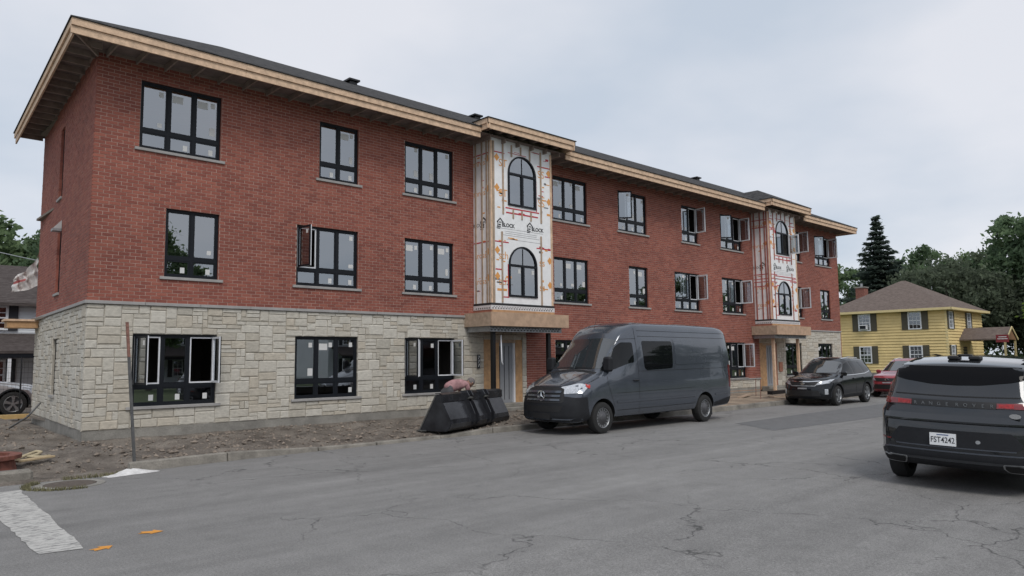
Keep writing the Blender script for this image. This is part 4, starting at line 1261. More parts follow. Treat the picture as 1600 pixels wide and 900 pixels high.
    def mirror(s, x, z, sg, mat, y=None, sz=(.13,.22,.26)):
        h, n = s.hit(x, z, 'y', sg)
        mb = MB(); dx, dy, dz = sz
        c = h+Vector((0, sg*(dy*.62), .03)); pr = []
        mb.box(c.x-dx/2, c.x+dx/2, c.y-dy/2, c.y+dy/2, c.z-dz/2, c.z+dz/2)
        o = mb.build('wing_mirror', mat, s.root, False, bevel=min(sz)*.28)
        MB().bar(h+Vector((0,-sg*.03,-.05)), c+Vector((0,0,-dz*.25)), .06, .05).build('mirror_arm', mat, o, False)
        return o
    def handle(s, x, z, sg, mat, L=.2):
        h, n = s.hit(x, z, 'y', sg)
        MB().box(h.x-L/2, h.x+L/2, h.y-sg*.01 if sg > 0 else h.y-.04, h.y+.04 if sg > 0 else h.y+.01, z-.018, z+.018).build('door_handle', mat, s.body, False, bevel=.01)

def round_poly(poly, r, n=4):
    out = []; N_ = len(poly)
    for i in range(N_):
        p, a, b = Vector(poly[i]), Vector(poly[i-1]), Vector(poly[(i+1)%N_])
        d1, d2 = (a-p), (b-p); k = min(r, d1.length*.45, d2.length*.45)
        s0, s1 = p+d1.normalized()*k, p+d2.normalized()*k
        for j in range(n+1):
            t = j/n; q = s0*(1-t)**2 + p*2*t*(1-t) + s1*t*t; out.append((q.x, q.y))
    return out
def mirror_poly(p): return [(-u, v) for u, v in p]

# ------------------------------------------------------------------ grey high-roof van
VP = paint('dark_slate_paint', (.072, .083, .103), .35, .18)
T = dict(zt=[(-3.62,2.30),(-3.60,2.45),(-3.52,2.58),(-3.35,2.65),(-3.0,2.69),(-1.5,2.71),(.3,2.71),(.75,2.69),(1.05,2.60),(1.28,2.44),(1.42,2.26),(2.12,1.50),(2.3,1.42),(2.75,1.27),(3.05,1.15),(3.16,1.06),(3.24,.92),(3.28,.70)],
  zb=[(-3.62,.48),(-3.5,.40),(-2.6,.36),(2.6,.34),(3.1,.28),(3.28,.36)], zs=[(-3.62,1.42),(1.2,1.42),(1.9,1.40),(2.3,1.30),(3.28,1.0)],
  w=[(-3.62,.93),(-3.4,.97),(-2.5,.985),(2.0,.985),(2.7,.975),(3.1,.94),(3.28,.86)], wt=[(-3.62,.84),(-3.2,.87),(-1,.88),(.6,.87),(1.2,.80),(1.45,.78),(2.1,.84),(2.6,.85),(3.1,.80),(3.28,.70)],
  ws=[(-3.62,.92),(-3.2,.965),(1.3,.965),(2.2,.93),(2.8,.92),(3.28,.80)], cr=[(-3.62,.06),(.6,.06),(1.45,.07),(2.2,.05),(3.28,.04)])
van = Car('cargo_van', (11.40, -5.03, 0), math.pi, 'dark slate grey high roof cargo van parked at the kerb facing left', T, VP, bow_f=.26, bow_r=.05)
van.axz = .37
van.finish_body((2.18, -2.18), .455, .36)
van.wheels((2.18, -2.18), .37, .24, 'steel', .855)
V_ = van
for sg in (1, -1):
    V_.panel('door_window', [(1.86,1.50),(1.70,1.50),(1.15,1.64),(.93,1.66),(.93,2.16),(1.30,2.16),(1.50,2.03)], 'y', sg, CARGLASS, r=.06)
    V_.panel('quarter_window', [(2.06,1.47),(1.90,1.49),(1.90,1.66)], 'y', sg, CARGLASS, r=.015)
    V_.panel('side_window', [(.52,1.52),(.58,2.20),(-.72,2.20),(-.70,1.50),(.42,1.46)], 'y', sg, CARGLASS, r=.07)
    V_.panel('blanked_panel', [(-.82,1.58),(-.82,2.21),(-3.05,2.19),(-3.22,1.64)], 'y', sg, VP, off=.012, thick=.02, r=.08)
    for pts in ([(.78,.42),(.78,1.3),(.80,2.30),(.80,2.52)], [(.70,2.32),(-3.35,2.30)], [(.70,2.46),(-3.30,2.44)], [(-.77,1.46),(-.77,2.25)], [(.75,1.44),(-3.35,1.47)], [(1.75,.6),(2.0,1.2),(1.98,1.45)], [(.78,2.26),(1.30,2.24),(1.58,2.04),(2.08,1.46)]):
        V_.line('gap_and_crease_shade', pts, 'y', sg)  # long horizontal runs, here and below, are creases: shade painted as dark strips
    V_.line('lower_trim', [(1.66,.72),(-1.66,.74)], 'y', sg, VP, w=.05, off=.014); V_.line('lower_trim', [(-2.68,.74),(-3.5,.78)], 'y', sg, VP, w=.05, off=.014)
    V_.line('gap_and_crease_shade', [(1.66,.70),(-1.66,.715)], 'y', sg, w=.012); V_.line('gap_and_crease_shade', [(1.66,.93),(-1.70,.97)], 'y', sg, w=.008); V_.line('gap_and_crease_shade', [(1.66,.52),(-1.66,.54)], 'y', sg, w=.012)
    V_.handle(.92, 1.22, sg, GREYPL, .2)
    V_.mirror(1.93, 1.60, sg, GREYPL, sz=(.16,.24,.36))
    V_.panel('headlight', [(2.62,1.14),(2.76,1.19),(3.07,1.10),(3.06,.99),(2.86,.96)], 'y', sg, LENS, off=.012, thick=.02, r=.04)
    V_.panel('headlight', [(sg*.86,1.13),(sg*.50,1.03),(sg*.56,.95),(sg*.86,.97)], 'x', 1, LENS, off=.012, thick=.02, r=.03)
    V_.panel('side_marker', [(2.60,1.15),(2.68,1.17),(2.72,1.10),(2.64,1.07)], 'y', sg, AMBER, off=.016, thick=.02)
    V_.panel('tail_light', [(sg*.78,.92),(sg*.90,.92),(sg*.90,1.55),(sg*.80,1.55)], 'x', -1, REDLENS, off=.01, thick=.02)
    V_.panel('tail_light', [(-3.61,.92),(-3.50,.92),(-3.47,1.55),(-3.60,1.55)], 'y', sg, REDLENS, off=.01, thick=.02)
    V_.panel('bumper_corner', [(2.62,.34),(2.70,.62),(2.72,.88),(3.25,.86),(3.26,.34)], 'y', sg, GREYPL, off=.010, thick=.02, r=.03)
    V_.panel('rear_bumper', [(-2.66,.42),(-2.66,.52),(-3.3,.62),(-3.61,.66),(-3.61,.46)], 'y', sg, GREYPL, off=.008, thick=.02)
    MB().box(-2.70, -2.67, sg*.74-.11, sg*.74+.11, .16, .62).build('mud_flap', BLACK, V_.root, False)
    MB().bar((2.95,sg*.62,.10+.12), (2.6,sg*.62,.24), .2, .03).build('front_skid', BLACK, V_.root, False)
V_.panel('windscreen', [(-.84,1.52),(.84,1.52),(.74,2.22),(.45,2.27),(-.45,2.27),(-.74,2.22)], 'x', 1, WINDSCREEN, off=.006, r=.06)
V_.panel('front_bumper', [(-.90,.33),(.90,.33),(.90,.86),(.60,.90),(-.60,.90),(-.90,.86)], 'x', 1, GREYPL, off=.012, thick=.03, r=.05)
gr_ = V_.panel('grille', [(-.56,.74),(.56,.74),(.62,.80),(.56,1.06),(.40,1.10),(-.40,1.10),(-.56,1.06),(-.62,.80)], 'x', 1, BLACK, off=.018, thick=.03, r=.04)
for z in (.81, .90, .99): V_.panel('grille_bar', [(-.52,z-.022),(.52,z-.022),(.52,z+.022),(-.52,z+.022)], 'x', 1, VP, off=.040, thick=.03, parent=gr_)
V_.panel('lower_grille', [(-.52,.54),(.52,.54),(.60,.68),(-.60,.68)], 'x', 1, BLACK, off=.017, thick=.02, r=.02)
V_.panel('plate_holder', [(-.27,.38),(.27,.38),(.27,.50),(-.27,.50)], 'x', 1, BLACK, off=.026, thick=.03)
h, n = V_.hit(0, .91, 'x', 1)
sx = h.x+.055
em = MB(); em.lathe([(.122,-.008),(.122,.008),(.100,.010),(.100,-.010),(.122,-.008)], 36, Matrix.Translation((sx,0,.91)) @ Matrix.Rotation(R(90), 4, 'Z'))
for a in (90, 210, 330):
    d = Vector((0, math.cos(R(a)), math.sin(R(a)))); c = Vector((sx,0,.91)); sdv = Vector((0,-d.z,d.y))
    b = len(em.v); em.v += [tuple(c+d*.118), tuple(c+sdv*.02), tuple(c-sdv*.02), tuple(c+Vector((.02,0,0)))]; em.f += [(b,b+1,b+3),(b,b+3,b+2),(b,b+2,b+1)]
em.build('star_emblem', CHROME, gr_, False)
V_.line('bonnet_gap', [(-.70,1.12),(-.5,1.115),(0,1.12),(.5,1.115),(.70,1.12)], 'x', 1)
for sg in (1,-1): V_.line('bonnet_crease', [(2.25,sg*.50),(3.0,sg*.36)], 'z', 1, w=.02)  # crease shade painted as a near-black strip on the bonnet
V_.line('bonnet_gap', [(2.2,-.82),(2.16,0),(2.2,.82)], 'z', 1, BLACK, w=.09)
MB().bar((2.16,-.6,1.53),(2.12,-.02,1.56),.02,.02).build('wiper', BLACK, V_.root, False); MB().bar((2.14,.62,1.53),(2.12,.05,1.56),.02,.02).build('wiper', BLACK, V_.root, False)
hh, _ = V_.hit(1.15, -.15, 'z', 1)
MB().tube([hh, hh+Vector((-.12,0,.30))], .006, 6).build('roof_aerial', BLACK, V_.root, False)

# ------------------------------------------------------------------ generic SUVs
def suv(name, loc, rz, label, pm, L, H, wbs, w, fo, prof=None, tk=1.0, roll=0.0, group=None, rw_=.36):
    ax = wbs/2; xf = ax+fo; xr = xf-L; k = H/1.70
    zt = [(xr,.85*k),(xr+.03,1.05*k),(xr+.12,1.22*k),(xr+.42,1.56*k),(xr+.62,1.63*k),(xr+1.1,1.675*k),(-.55,1.70*k),(-.1,1.675*k),(.2,1.58*k),(.98,1.12*k),(1.2,1.08*k),(xf-.45,1.0*k),(xf-.2,.94*k),(xf-.08,.84*k),(xf-.02,.70*k),(xf,.56*k)]
    if prof: zt = prof(xr, xf)
    T = dict(zt=zt, zb=[(xr,.42),(xr+.2,.32),(-ax,.26),(ax,.24),(xf-.2,.24),(xf,.34)], zs=[(xr,1.06*k),(-.5,1.06*k),(.9,.99*k),(xf-.3,.88*k),(xf,.6)],
      w=[(xr,w*.86),(xr+.2,w*.96),(xr+.6,w),(ax,w),(xf-.3,w*.95),(xf,w*.82)], wt=[(xr,w*.74*tk),(xr+.5,w*.70*tk),(-.5,w*.72*tk),(.2,w*.70*tk),(1.0,w*.82),(xf-.3,w*.80),(xf,w*.66)],
      ws=[(xr,w*.84),(xr+.5,w*.95),(.8,w*.955),(1.3,w*.93),(xf,w*.72)], cr=[(xr,.03),(xf,.03)])
    c = Car(name, loc, rz, label, T, pm, bow_f=.30, bow_r=.16, roll=roll, group=group)
    c.axz = rw_; c.finish_body((ax, -ax), rw_+.06, .32); c.wheels((ax, -ax), rw_, .23, 'alloy', w-.125)
    c.ax, c.k = ax, k
    return c
def suv_sides(c, pm, trim=GREYPL):
    ax, k, xf, xr = c.ax, c.k, c.xf, c.xr
    for sg in (1, -1):
        c.panel('front_door_window', [(.72,1.08*k),(.10,1.46*k),(-.18,1.54*k),(-.22,1.09*k)], 'y', sg, CARGLASS, r=.03)
        c.panel('rear_door_window', [(-.30,1.09*k),(-.27,1.55*k),(-.95,1.54*k),(-1.12,1.12*k)], 'y', sg, CARGLASS, r=.03)
        c.panel('quarter_window', [(-1.22,1.14*k),(-1.06,1.53*k),(-1.55,1.48*k),(-1.75,1.22*k)], 'y', sg, CARGLASS, r=.04)
        c.line('window_trim', [(.82,1.045*k),(-.2,1.06*k),(-1.25,1.09*k),(-1.8,1.17*k)], 'y', sg, CHROME, w=.018, off=.008)
        for pts in ([(.85,.45),(.92,.9),(.80,1.03*k)], [(-.26,.42),(-.26,1.05*k)], [(-1.0,.60),(-1.12,.95),(-1.16,1.1*k)]): c.line('gap_and_crease_shade', pts, 'y', sg)
        c.panel('sill_trim', [(ax-.48,.27),(-ax+.48,.28),(-ax+.5,.40),(ax-.5,.38)], 'y', sg, trim, off=.01, thick=.02)
        c.handle(-.1, .93*k, sg, pm, .17); c.handle(-.98, .95*k, sg, pm, .17)
        c.mirror(.72, 1.08*k, sg, pm, sz=(.12,.2,.15))
        for ax_ in (ax, -ax):
            pts = [(ax_+(c.axz+.085)*math.cos(R(t)), c.axz+(c.axz+.085)*math.sin(R(t))) for t in range(-5, 186, 12)]
            c.line('arch_trim', pts, 'y', sg, trim, w=.05, off=.008)
        hs = []
        MB().tube([c.hit(.0,sg*.55*c.w0,'z',1)[0]+Vector((0,0,.03)), c.hit(-.7,sg*.56*c.w0,'z',1)[0]+Vector((0,0,.035)), c.hit(-1.5,sg*.55*c.w0,'z',1)[0]+Vector((0,0,.03))], .016, 6).build('roof_rail', CHROME, c.root, False)
def suv_front(c, pm, grille_chrome=True, red=False):
    k, xf = c.k, c.xf; w = c.w0
    c.panel('windscreen', [(-w*.80,1.14*k),(w*.80,1.14*k),(w*.66,1.52*k),(w*.3,1.57*k),(-w*.3,1.57*k),(-w*.66,1.52*k)], 'x', 1, WINDSCREEN, r=.05)
    g = c.panel('grille', [(-.42,.70*k),(.42,.70*k),(.56,.86*k),(.20,.835*k),(-.20,.835*k),(-.56,.86*k)], 'x', 1, BLACK, off=.014, thick=.03, r=.02)
    if grille_chrome:
        c.line('grille_trim', [(-.56,.865*k),(-.20,.84*k),(.20,.84*k),(.56,.865*k)], 'x', 1, CHROME, w=.03, off=.024, parent=g)
        c.line('grille_trim', [(-.56,.86*k),(-.42,.70*k),(.42,.70*k),(.56,.86*k)], 'x', 1, STEEL, w=.025, off=.02, parent=g)
    h = c.hit(0,.78*k,'x',1)[0]
    e = MB(); e.lathe([(.075,0),(.07,.008),(.001,.01)], 24, Matrix.Translation((h.x+.02,0,.78*k)) @ Matrix.Rotation(R(-90),4,'Z') @ Matrix.Diagonal((1,1,.55,1))); e.build('badge', CHROME, g, False)
    for sg in (1,-1):
        c.panel('headlight', [(sg*.58,.86*k),(sg*.46,.73*k),(sg*.80,.80*k),(sg*.84,.93*k)], 'x', 1, LENS, off=.012, thick=.03, r=.02)
        c.panel('headlight', [(xf-.30,.83*k),(xf-.62,.93*k),(xf-.58,.88*k),(xf-.30,.78*k)], 'y', sg, LENS, off=.010, thick=.03)
        c.panel('fog_lamp', [(sg*.70,.42),(sg*.78,.42),(sg*.78,.60),(sg*.70,.60)], 'x', 1, LENS, off=.012, thick=.03, r=.01)
    c.panel('lower_grille', [(-.60,.36),(.60,.36),(.52,.56),(-.52,.56)], 'x', 1, BLACK, off=.010, thick=.03, r=.03)
    c.panel('plate_bracket', [(-.16,.60),(.16,.60),(.16,.65),(-.16,.65)], 'x', 1, STEEL, off=.014, thick=.03)
    c.line('bonnet_gap', [(xf-.5,-w*.82),(1.05,-w*.86)], 'z', 1); c.line('bonnet_gap', [(xf-.5,w*.82),(1.05,w*.86)], 'z', 1)
def suv_rear(c, pm):
    k, xr = c.k, c.xr; w = c.w0
    c.panel('rear_window', [(-w*.66,1.20*k),(w*.66,1.20*k),(w*.60,1.53*k),(-w*.60,1.53*k)], 'x', -1, CARGLASS, r=.05)
    for sg in (1,-1):
        c.panel('tail_light', [(sg*w*.55,.88*k),(sg*w*.86,.88*k),(sg*w*.82,1.08*k),(sg*w*.6,1.08*k)], 'x', -1, REDLENS, off=.01, thick=.02, r=.02)
    c.panel('rear_bumper', [(-w*.85,.34),(w*.85,.34),(w*.85,.62),(-w*.85,.62)], 'x', -1, GREYPL, off=.008, thick=.02, r=.04)
BLKPAINT = M('black_paint', (.006, .007, .009), .16, .0, var=0, coat=.35, spec=.35); REDPAINT = paint('red_paint', (.34, .045, .06), .25, .25); SILVERP = paint('silver_paint', (.45, .46, .47), .6, .3)

k1 = suv('black_car', (23.55, -5.0, 0), math.pi+R(1.0), 'black mid size sport utility car parked behind the grey van', BLKPAINT, 4.69, 1.72, 2.62, .93, .90)
k1.w0 = .93; suv_sides(k1, BLKPAINT); suv_front(k1, BLKPAINT); suv_rear(k1, BLKPAINT)
k2 = suv('red_car', (30.6, -5.35, 0), math.pi-R(1.0), 'red sport utility car with a pale roof parked behind the black car', REDPAINT, 4.48, 1.64, 2.67, .92, .92, rw_=.35)
k2.w0 = .92; suv_sides(k2, REDPAINT); suv_front(k2, REDPAINT, False); suv_rear(k2, REDPAINT)
k3 = suv('silver_car', (-1.1, 12.2, .12), 0.0, 'silver sport utility car parked behind the wire fence beyond the side wall', SILVERP, 4.75, 1.75, 2.8, .95, .95, rw_=.39)
k3.w0 = .95; suv_sides(k3, SILVERP); suv_front(k3, SILVERP, False); suv_rear(k3, SILVERP)

# ------------------------------------------------------------------ luxury SUV in the foreground, seen from behind
RP = paint('charcoal_paint', (.024, .027, .032), .5, .11)
RRGLASS = M('privacy_glass', (.004,.004,.005), .05, var=0, spec=.12)
def rr_prof(xr, xf):
    return [(xr,.72),(xr+.01,.95),(xr+.03,1.10),(xr+.06,1.20),(xr+.13,1.26),(xr+.20,1.34),(xr+.39,1.65),(xr+.42,1.69),(xr+.75,1.755),(xr+1.2,1.80),(-.4,1.82),(.0,1.80),(.3,1.72),(1.05,1.22),(1.25,1.16),(xf-.4,1.06),(xf-.12,.95),(xf-.03,.8),(xf,.6)]
rr = suv('grey_car', (9.05, -14.03, -.06), R(3.3), 'glossy dark grey luxury sport utility car seen from behind at right', RP, 4.90, 1.82, 2.98, 1.0, .92, prof=rr_prof, tk=1.14, roll=R(1.9), rw_=.385)
rr.w0 = 1.0; rr.k = 1.06
for sg in (1,-1):
    rr.panel('side_windows', [(.75,1.18),(.15,1.55),(-.2,1.63),(-1.3,1.60),(-1.5,1.42),(-1.4,1.28),(-.2,1.2)], 'y', sg, CARGLASS, r=.04)
    rr.line('gap_and_crease_shade', [(-.3,.42),(-.3,1.2)], 'y', sg); rr.line('gap_and_crease_shade', [(-1.05,.6),(-1.15,1.2)], 'y', sg)
    rr.panel('sill_trim', [(1.0,.28),(-1.0,.28),(-1.0,.40),(1.0,.40)], 'y', sg, GREYPL, off=.01)
    rr.mirror(.8, 1.17, sg, RP, sz=(.13,.22,.17))
xr = rr.xr
rr.panel('rear_window', [(-.80,1.665),(.80,1.665),(.86,1.53),(.64,1.47),(.3,1.425),(0,1.415),(-.3,1.425),(-.64,1.47),(-.86,1.53)], 'x', -1, RRGLASS, off=.006, r=.03, step=.05)
rr.line('tailgate_gap', [(-.93,1.285),(-.4,1.275),(0,1.27),(.4,1.275),(.93,1.285)], 'x', -1, w=.016)
rr.line('tailgate_gap', [(.86,1.53),(.91,1.30),(.86,1.0),(.80,.60)], 'x', -1, w=.012); rr.line('tailgate_gap', [(-.86,1.53),(-.91,1.30),(-.86,1.0),(-.80,.60)], 'x', -1, w=.012)
lb = rr.panel('light_bar', [(-.51,1.13),(.51,1.13),(.51,1.215),(-.51,1.215)], 'x', -1, BLACK, off=.006, thick=.012, step=.05)
for sg in (1,-1):
    tl = rr.panel('tail_light', [(sg*.50,1.14),(sg*.93,1.14),(sg*.95,1.19),(sg*.93,1.215),(sg*.50,1.20)], 'x', -1, REDLENS, off=.014, thick=.03, step=.03)
    rr.panel('lamp_glow', [(sg*.52,1.15),(sg*.68,1.148),(sg*.68,1.195),(sg*.52,1.192)], 'x', -1, M('bright_red_lens', (.32,.02,.022), .2, var=.3, scale=30), off=.020, thick=.02, parent=tl, step=.03)
    rr.panel('tail_light', [(xr+.27,1.14),(xr+.42,1.15),(xr+.44,1.20),(xr+.27,1.215)], 'y', sg, REDLENS, off=.01, thick=.015)
    rr.panel('rear_reflector', [(sg*.78,.645),(sg*.94,.65),(sg*.94,.668),(sg*.78,.664)], 'x', -1, REDLENS, off=.008, thick=.02, step=.05)
    ex = rr.panel('exhaust_trim', [(sg*.55,.435),(sg*.90,.445),(sg*.86,.345),(sg*.60,.345)] , 'x', -1, STEEL, off=.026, thick=.04, r=.03, step=.05)
    rr.panel('exhaust_opening', [(sg*.575,.422),(sg*.88,.43),(sg*.845,.358),(sg*.612,.358)], 'x', -1, SEAM, off=.030, thick=.02, r=.025, step=.05, parent=ex)
LEDGE = RP
# tailgate ledge: a real lip that catches the sky
lv, lf = [], []
for i in range(25):
    y = -.86+1.72*i/24
    a = rr.hit(y, 1.03, 'x', -1)[0]; b = rr.hit(y, .955, 'x', -1)[0]; c = rr.hit(y, .935, 'x', -1)[0]
    lv += [tuple(a+Vector((-.001,0,0))), tuple(b+Vector((-.055,0,0))), tuple(c+Vector((-.052,0,0))), tuple(c+Vector((.0,0,-.02)))]
for i in range(24):
    for j in range(3): lf.append((4*i+j, 4*i+j+1, 4*i+4+j+1, 4*i+4+j))
lf += [(0,3,2,1),(96,97,98,99)]
lo_ = add_mesh('tailgate_ledge', lv, lf, LEDGE, rr.root, False)
b2 = bmesh.new(); b2.from_mesh(lo_.data); bmesh.ops.recalc_face_normals(b2, faces=b2.faces); b2.to_mesh(lo_.data); b2.free()
rr.panel('plate_recess', [(-.70,.60),(.70,.60),(.78,.68),(.66,.83),(-.66,.83),(-.78,.68)], 'x', -1, GREYPL, off=.008, thick=.016, r=.02, step=.06)
rr.line('recess_trim', [(-.70,.605),(.70,.605)], 'x', -1, VP, w=.016, off=.016)
rr.panel('rear_bumper', [(-.92,.26),(.92,.26),(.95,.50),(.85,.53),(-.85,.53),(-.95,.50)], 'x', -1, GREYPL, off=.012, thick=.024, r=.04)
rr.line('bumper_crease', [(-.93,.52),(-.8,.55),(.8,.55),(.93,.52)], 'x', -1, VP, w=.02, off=.018)
# plate
ph = rr.hit(.10,.70,'x',-1)[0]
px = ph.x-.03
pl = MB().box(px-.004, px+.02, -.055, .255, .625, .785).build('number_plate', M('plate_white', (.78,.79,.80), .5, var=.03), rr.root, False)
RM = lambda y, z: Matrix.Translation((px-.0055, y, z)) @ Matrix.Rotation(R(-90), 4, 'Z') @ Matrix.Rotation(R(90), 4, 'X')
text_mesh('plate_number', 'FST4242', .105, BLKP, RM(.10,.695), pl, .0006, sx=.78, world=False, bold=.001)
MB().box(px-.0056, px-.0042, .03, .17, .758, .772).build('plate_strip', M('plate_blue', (.12,.16,.28), .5, var=0), pl, False)
LET = M('satin_letter', (.22,.23,.24), .4, .6, var=0)
def letters(word, y0, dy):
    for i, ch in enumerate(word):
        y = y0 - i*dy; h = rr.hit(y, 1.165, 'x', -1)[0]
        text_mesh('letter', ch, .062, LET, Matrix.Translation((h.x-.011, y, 1.168)) @ Matrix.Rotation(R(-90),4,'Z') @ Matrix.Rotation(R(90),4,'X'), lb, .003, world=False)
letters('RANGE', .45, .098); letters('ROVER', -.06, .098)
def disc(c, name, y, z, ry, rz_, mat, off=.016):
    h = c.hit(y, z, 'x', -1)[0]; mb = MB(); n = 24
    b = [(h.x-off, y+ry*math.cos(2*math.pi*i/n), z+rz_*math.sin(2*math.pi*i/n)) for i in range(n)]
    mb.v = b + [(x+.03, yy, zz) for x, yy, zz in b]; mb.f = [tuple(range(n)), tuple(reversed(range(n, 2*n)))] + [(i, (i+1)%n, n+(i+1)%n, n+i) for i in range(n)]
    return mb.build(name, mat, c.root, False)
disc(rr, 'oval_badge', -.70, 1.055, .065, .032, CHROME, .03); disc(rr, 'sensor_cap', -.30, .70, .028, .024, STEEL, .012)
hr = rr.hit(-2.2, 0, 'z', 1)[0]
rv_ = MB(); rv_.box(-1.98,-1.80,-.30,.30,hr.z+.0,hr.z+.02)
for sg in (1,-1): rr.line('roof_rail', [(-1.7,sg*.70),(.1,sg*.70)], 'z', 1, BLACK, w=.05, off=.03)
zt0 = rr.hit(-1.6, 0, 'z', 1)[0].z-.02
mt = MB(); mt.box(-1.75,-1.55,-.20,-.06,zt0+.005,zt0+.06); mt.box(-1.75,-1.55,.06,.20,zt0+.005,zt0+.06); mt.box(-1.69,-1.61,-.09,.09,zt0+.05,zt0+.085)
mt.build('roof_mount', BLACK, rr.root, False, bevel=.015)
# ================================================================== street things
# ---- loader bucket
BUCK = M('worn_black_bucket', (.022, .022, .026), .24, .2, var=.25, scale=3, c2=(.040,.042,.048))
BUCKW = M('scuffed_edge', (.10, .10, .095), .55, .4, var=.3, scale=12)
U = Vector((.95, .32, 0)).normalized(); Vv = Vector((U.y, -U.x, 0)); B0 = Vector((5.93, -3.16, .135))
bk = thing('loader_bucket', (7.1, -3.2, .14), 'black steel loader bucket standing on the earth in front of the stone wall', 'bucket')
def BP(u, v, z): q = B0+U*u+Vv*v; return (q.x, q.y, q.z+z*.95)
prof = [(0,0),(.30,.0),(.66,.0),(.78,.025),(.86,.09),(.89,.19),(.87,.29),(.68,.66),(.655,.71),(.65,.87),(.56,.89),(.47,.885)]
def strip(prof, u0, u1, th, name, mat, off=0.0):
    n = len(prof); nr = []
    for i in range(n):
        a, b = Vector(prof[max(0,i-1)]), Vector(prof[min(n-1,i+1)]); t = (b-a).normalized(); nr.append(Vector((t.y, -t.x)))
    mb = MB()
    for (u) in (u0, u1):
        for i in range(n): mb.v.append(BP(u, prof[i][0]+nr[i].x*off, prof[i][1]+nr[i].y*off))
        for i in range(n): mb.v.append(BP(u, prof[i][0]+nr[i].x*(off-th), prof[i][1]+nr[i].y*(off-th)))
    m = 2*n
    for i in range(n-1):
        mb.f += [(i, i+1, m+i+1, m+i), (n+i, m+n+i, m+n+i+1, n+i+1), (i, n+i, n+i+1, i+1), (m+i, m+i+1, m+n+i+1, m+n+i)]
    mb.f += [(0, m, m+n, n), (n-1, 2*n-1, m+2*n-1, m+n-1)]
    return mb.build(name, mat, bk)
BL = 2.80
strip(prof, .02, BL-.02, .02, 'shell', BUCK)
for u in (0, BL-.02):
    ck = [(0.02,.0)]+[(v*.985, z) for v, z in prof[1:]]
    MB().prism(ck, u, u+.02, lambda a, b, w: BP(w, a, b)).build('side_plate', BUCK, bk)
for u in (-.012, BL-.008):
    MB().prism([(.0,.0),(.035,.0),(.505,.885),(.47,.885)], u, u+.02, lambda a, b, w: BP(w, a, b)).build('side_edge', BUCKW, bk)
MB().prism([(-.06,-.005),(.22,-.005),(.22,.02),(-.02,.02)], -.03, BL+.03, lambda a, b, w: BP(w, a, b)).build('cutting_edge', BUCKW, bk)
strip([(.655,.70),(.65,.875),(.56,.90),(.46,.895)], .0, BL, .02, 'top_band', BUCK, .022)
strip([(.66,.0),(.78,.025),(.86,.09),(.89,.19)], .0, BL, .012, 'wear_plate', BUCK, .014)
for u in (.95, 1.13, 1.70, 1.88):
    MB().prism([(.54,.94),(.72,.95),(.80,.82),(.74,.72),(.82,.66),(.96,.36),(.97,.18),(.88,.08),(.66,.5)], u, u+.03, lambda a, b, w: BP(w, a, b)).build('hook_bracket', BUCK, bk)
MB().tube([BP(.95,.75,.76), BP(1.17,.75,.76)], .03, 10).build('hook_pin', BUCKW, bk); MB().tube([BP(1.70,.75,.76), BP(1.92,.75,.76)], .03, 10).build('hook_pin', BUCKW, bk)
MB().tube([BP(BL+.002,.62,.80), BP(BL+.012,.62,.80)], .03, 10).build('pale_cap', STICK, bk)

# ---- person bending forward behind the bucket
def skin_body(name, chains, mat, parent, lev=2):
    """chains: list of [(point, radius), ...]; chains starting at a point already used are joined there"""
    vs, es, rad, idx = [], [], [], {}
    for ch in chains:
        pv = None
        for p, r in ch:
            key = tuple(round(c, 4) for c in p)
            if key not in idx: idx[key] = len(vs); vs.append(p); rad.append(r)
            i = idx[key]
            if pv is not None: es.append((pv, i))
            pv = i
    me = bpy.data.meshes.new(name); me.from_pydata(vs, es, []); o = bpy.data.objects.new(name, me); col.objects.link(o)
    md = o.modifiers.new('s', 'SKIN'); md.use_smooth_shade = True
    sv = me.skin_vertices[0].data
    for i, r in enumerate(rad):
        sv[i].radius = (r, r) if not isinstance(r, tuple) else r
    sv[0].use_root = True
    o.modifiers.new('u', 'SUBSURF').levels = lev
    dg = bpy.context.evaluated_depsgraph_get(); dg.update()
    nm = bpy.data.meshes.new_from_object(o.evaluated_get(dg)); o.modifiers.clear(); o.data = nm; nm.materials.clear(); nm.materials.append(mat)
    for p in nm.polygons: p.use_smooth = True
    if parent: attach(o, parent)
    return o
SKINM = M('skin', (.36, .20, .145), .6, var=.08); SHIRT = M('pink_shirt', (.36, .20, .205), .85, var=.28, scale=9, bump=.4, bscale=14)
TROUS = M('grey_trousers', (.075, .075, .08), .9, var=.2, scale=8); HAIR = M('grey_cap_hair', (.16, .145, .14), .9, var=.35, scale=25, bump=.6, bscale=60); BOOT = M('brown_boot', (.06, .04, .03), .8, var=.2)
per = thing('person', (7.60, -2.15, .17), 'person in a pink shirt bending forward behind the black bucket', 'person')
g = .17
pv = (7.56, -2.15, 1.00)
hipL, hipR = (7.57, -2.04, .96), (7.57, -2.26, .96)
chest, neck = (7.98, -2.15, 1.14), (8.16, -2.15, 1.17)
shL, shR = (8.08, -1.98, 1.12), (8.08, -2.32, 1.12)
legL = [((7.57,-2.04,.96),.095), ((7.72,-2.02,.60),.07), ((7.60,-2.03,.26),.05), ((7.60,-2.03,.22),.045)]
legR = [((7.57,-2.26,.96),.095), ((7.70,-2.28,.60),.07), ((7.56,-2.27,.26),.05), ((7.56,-2.27,.22),.045)]
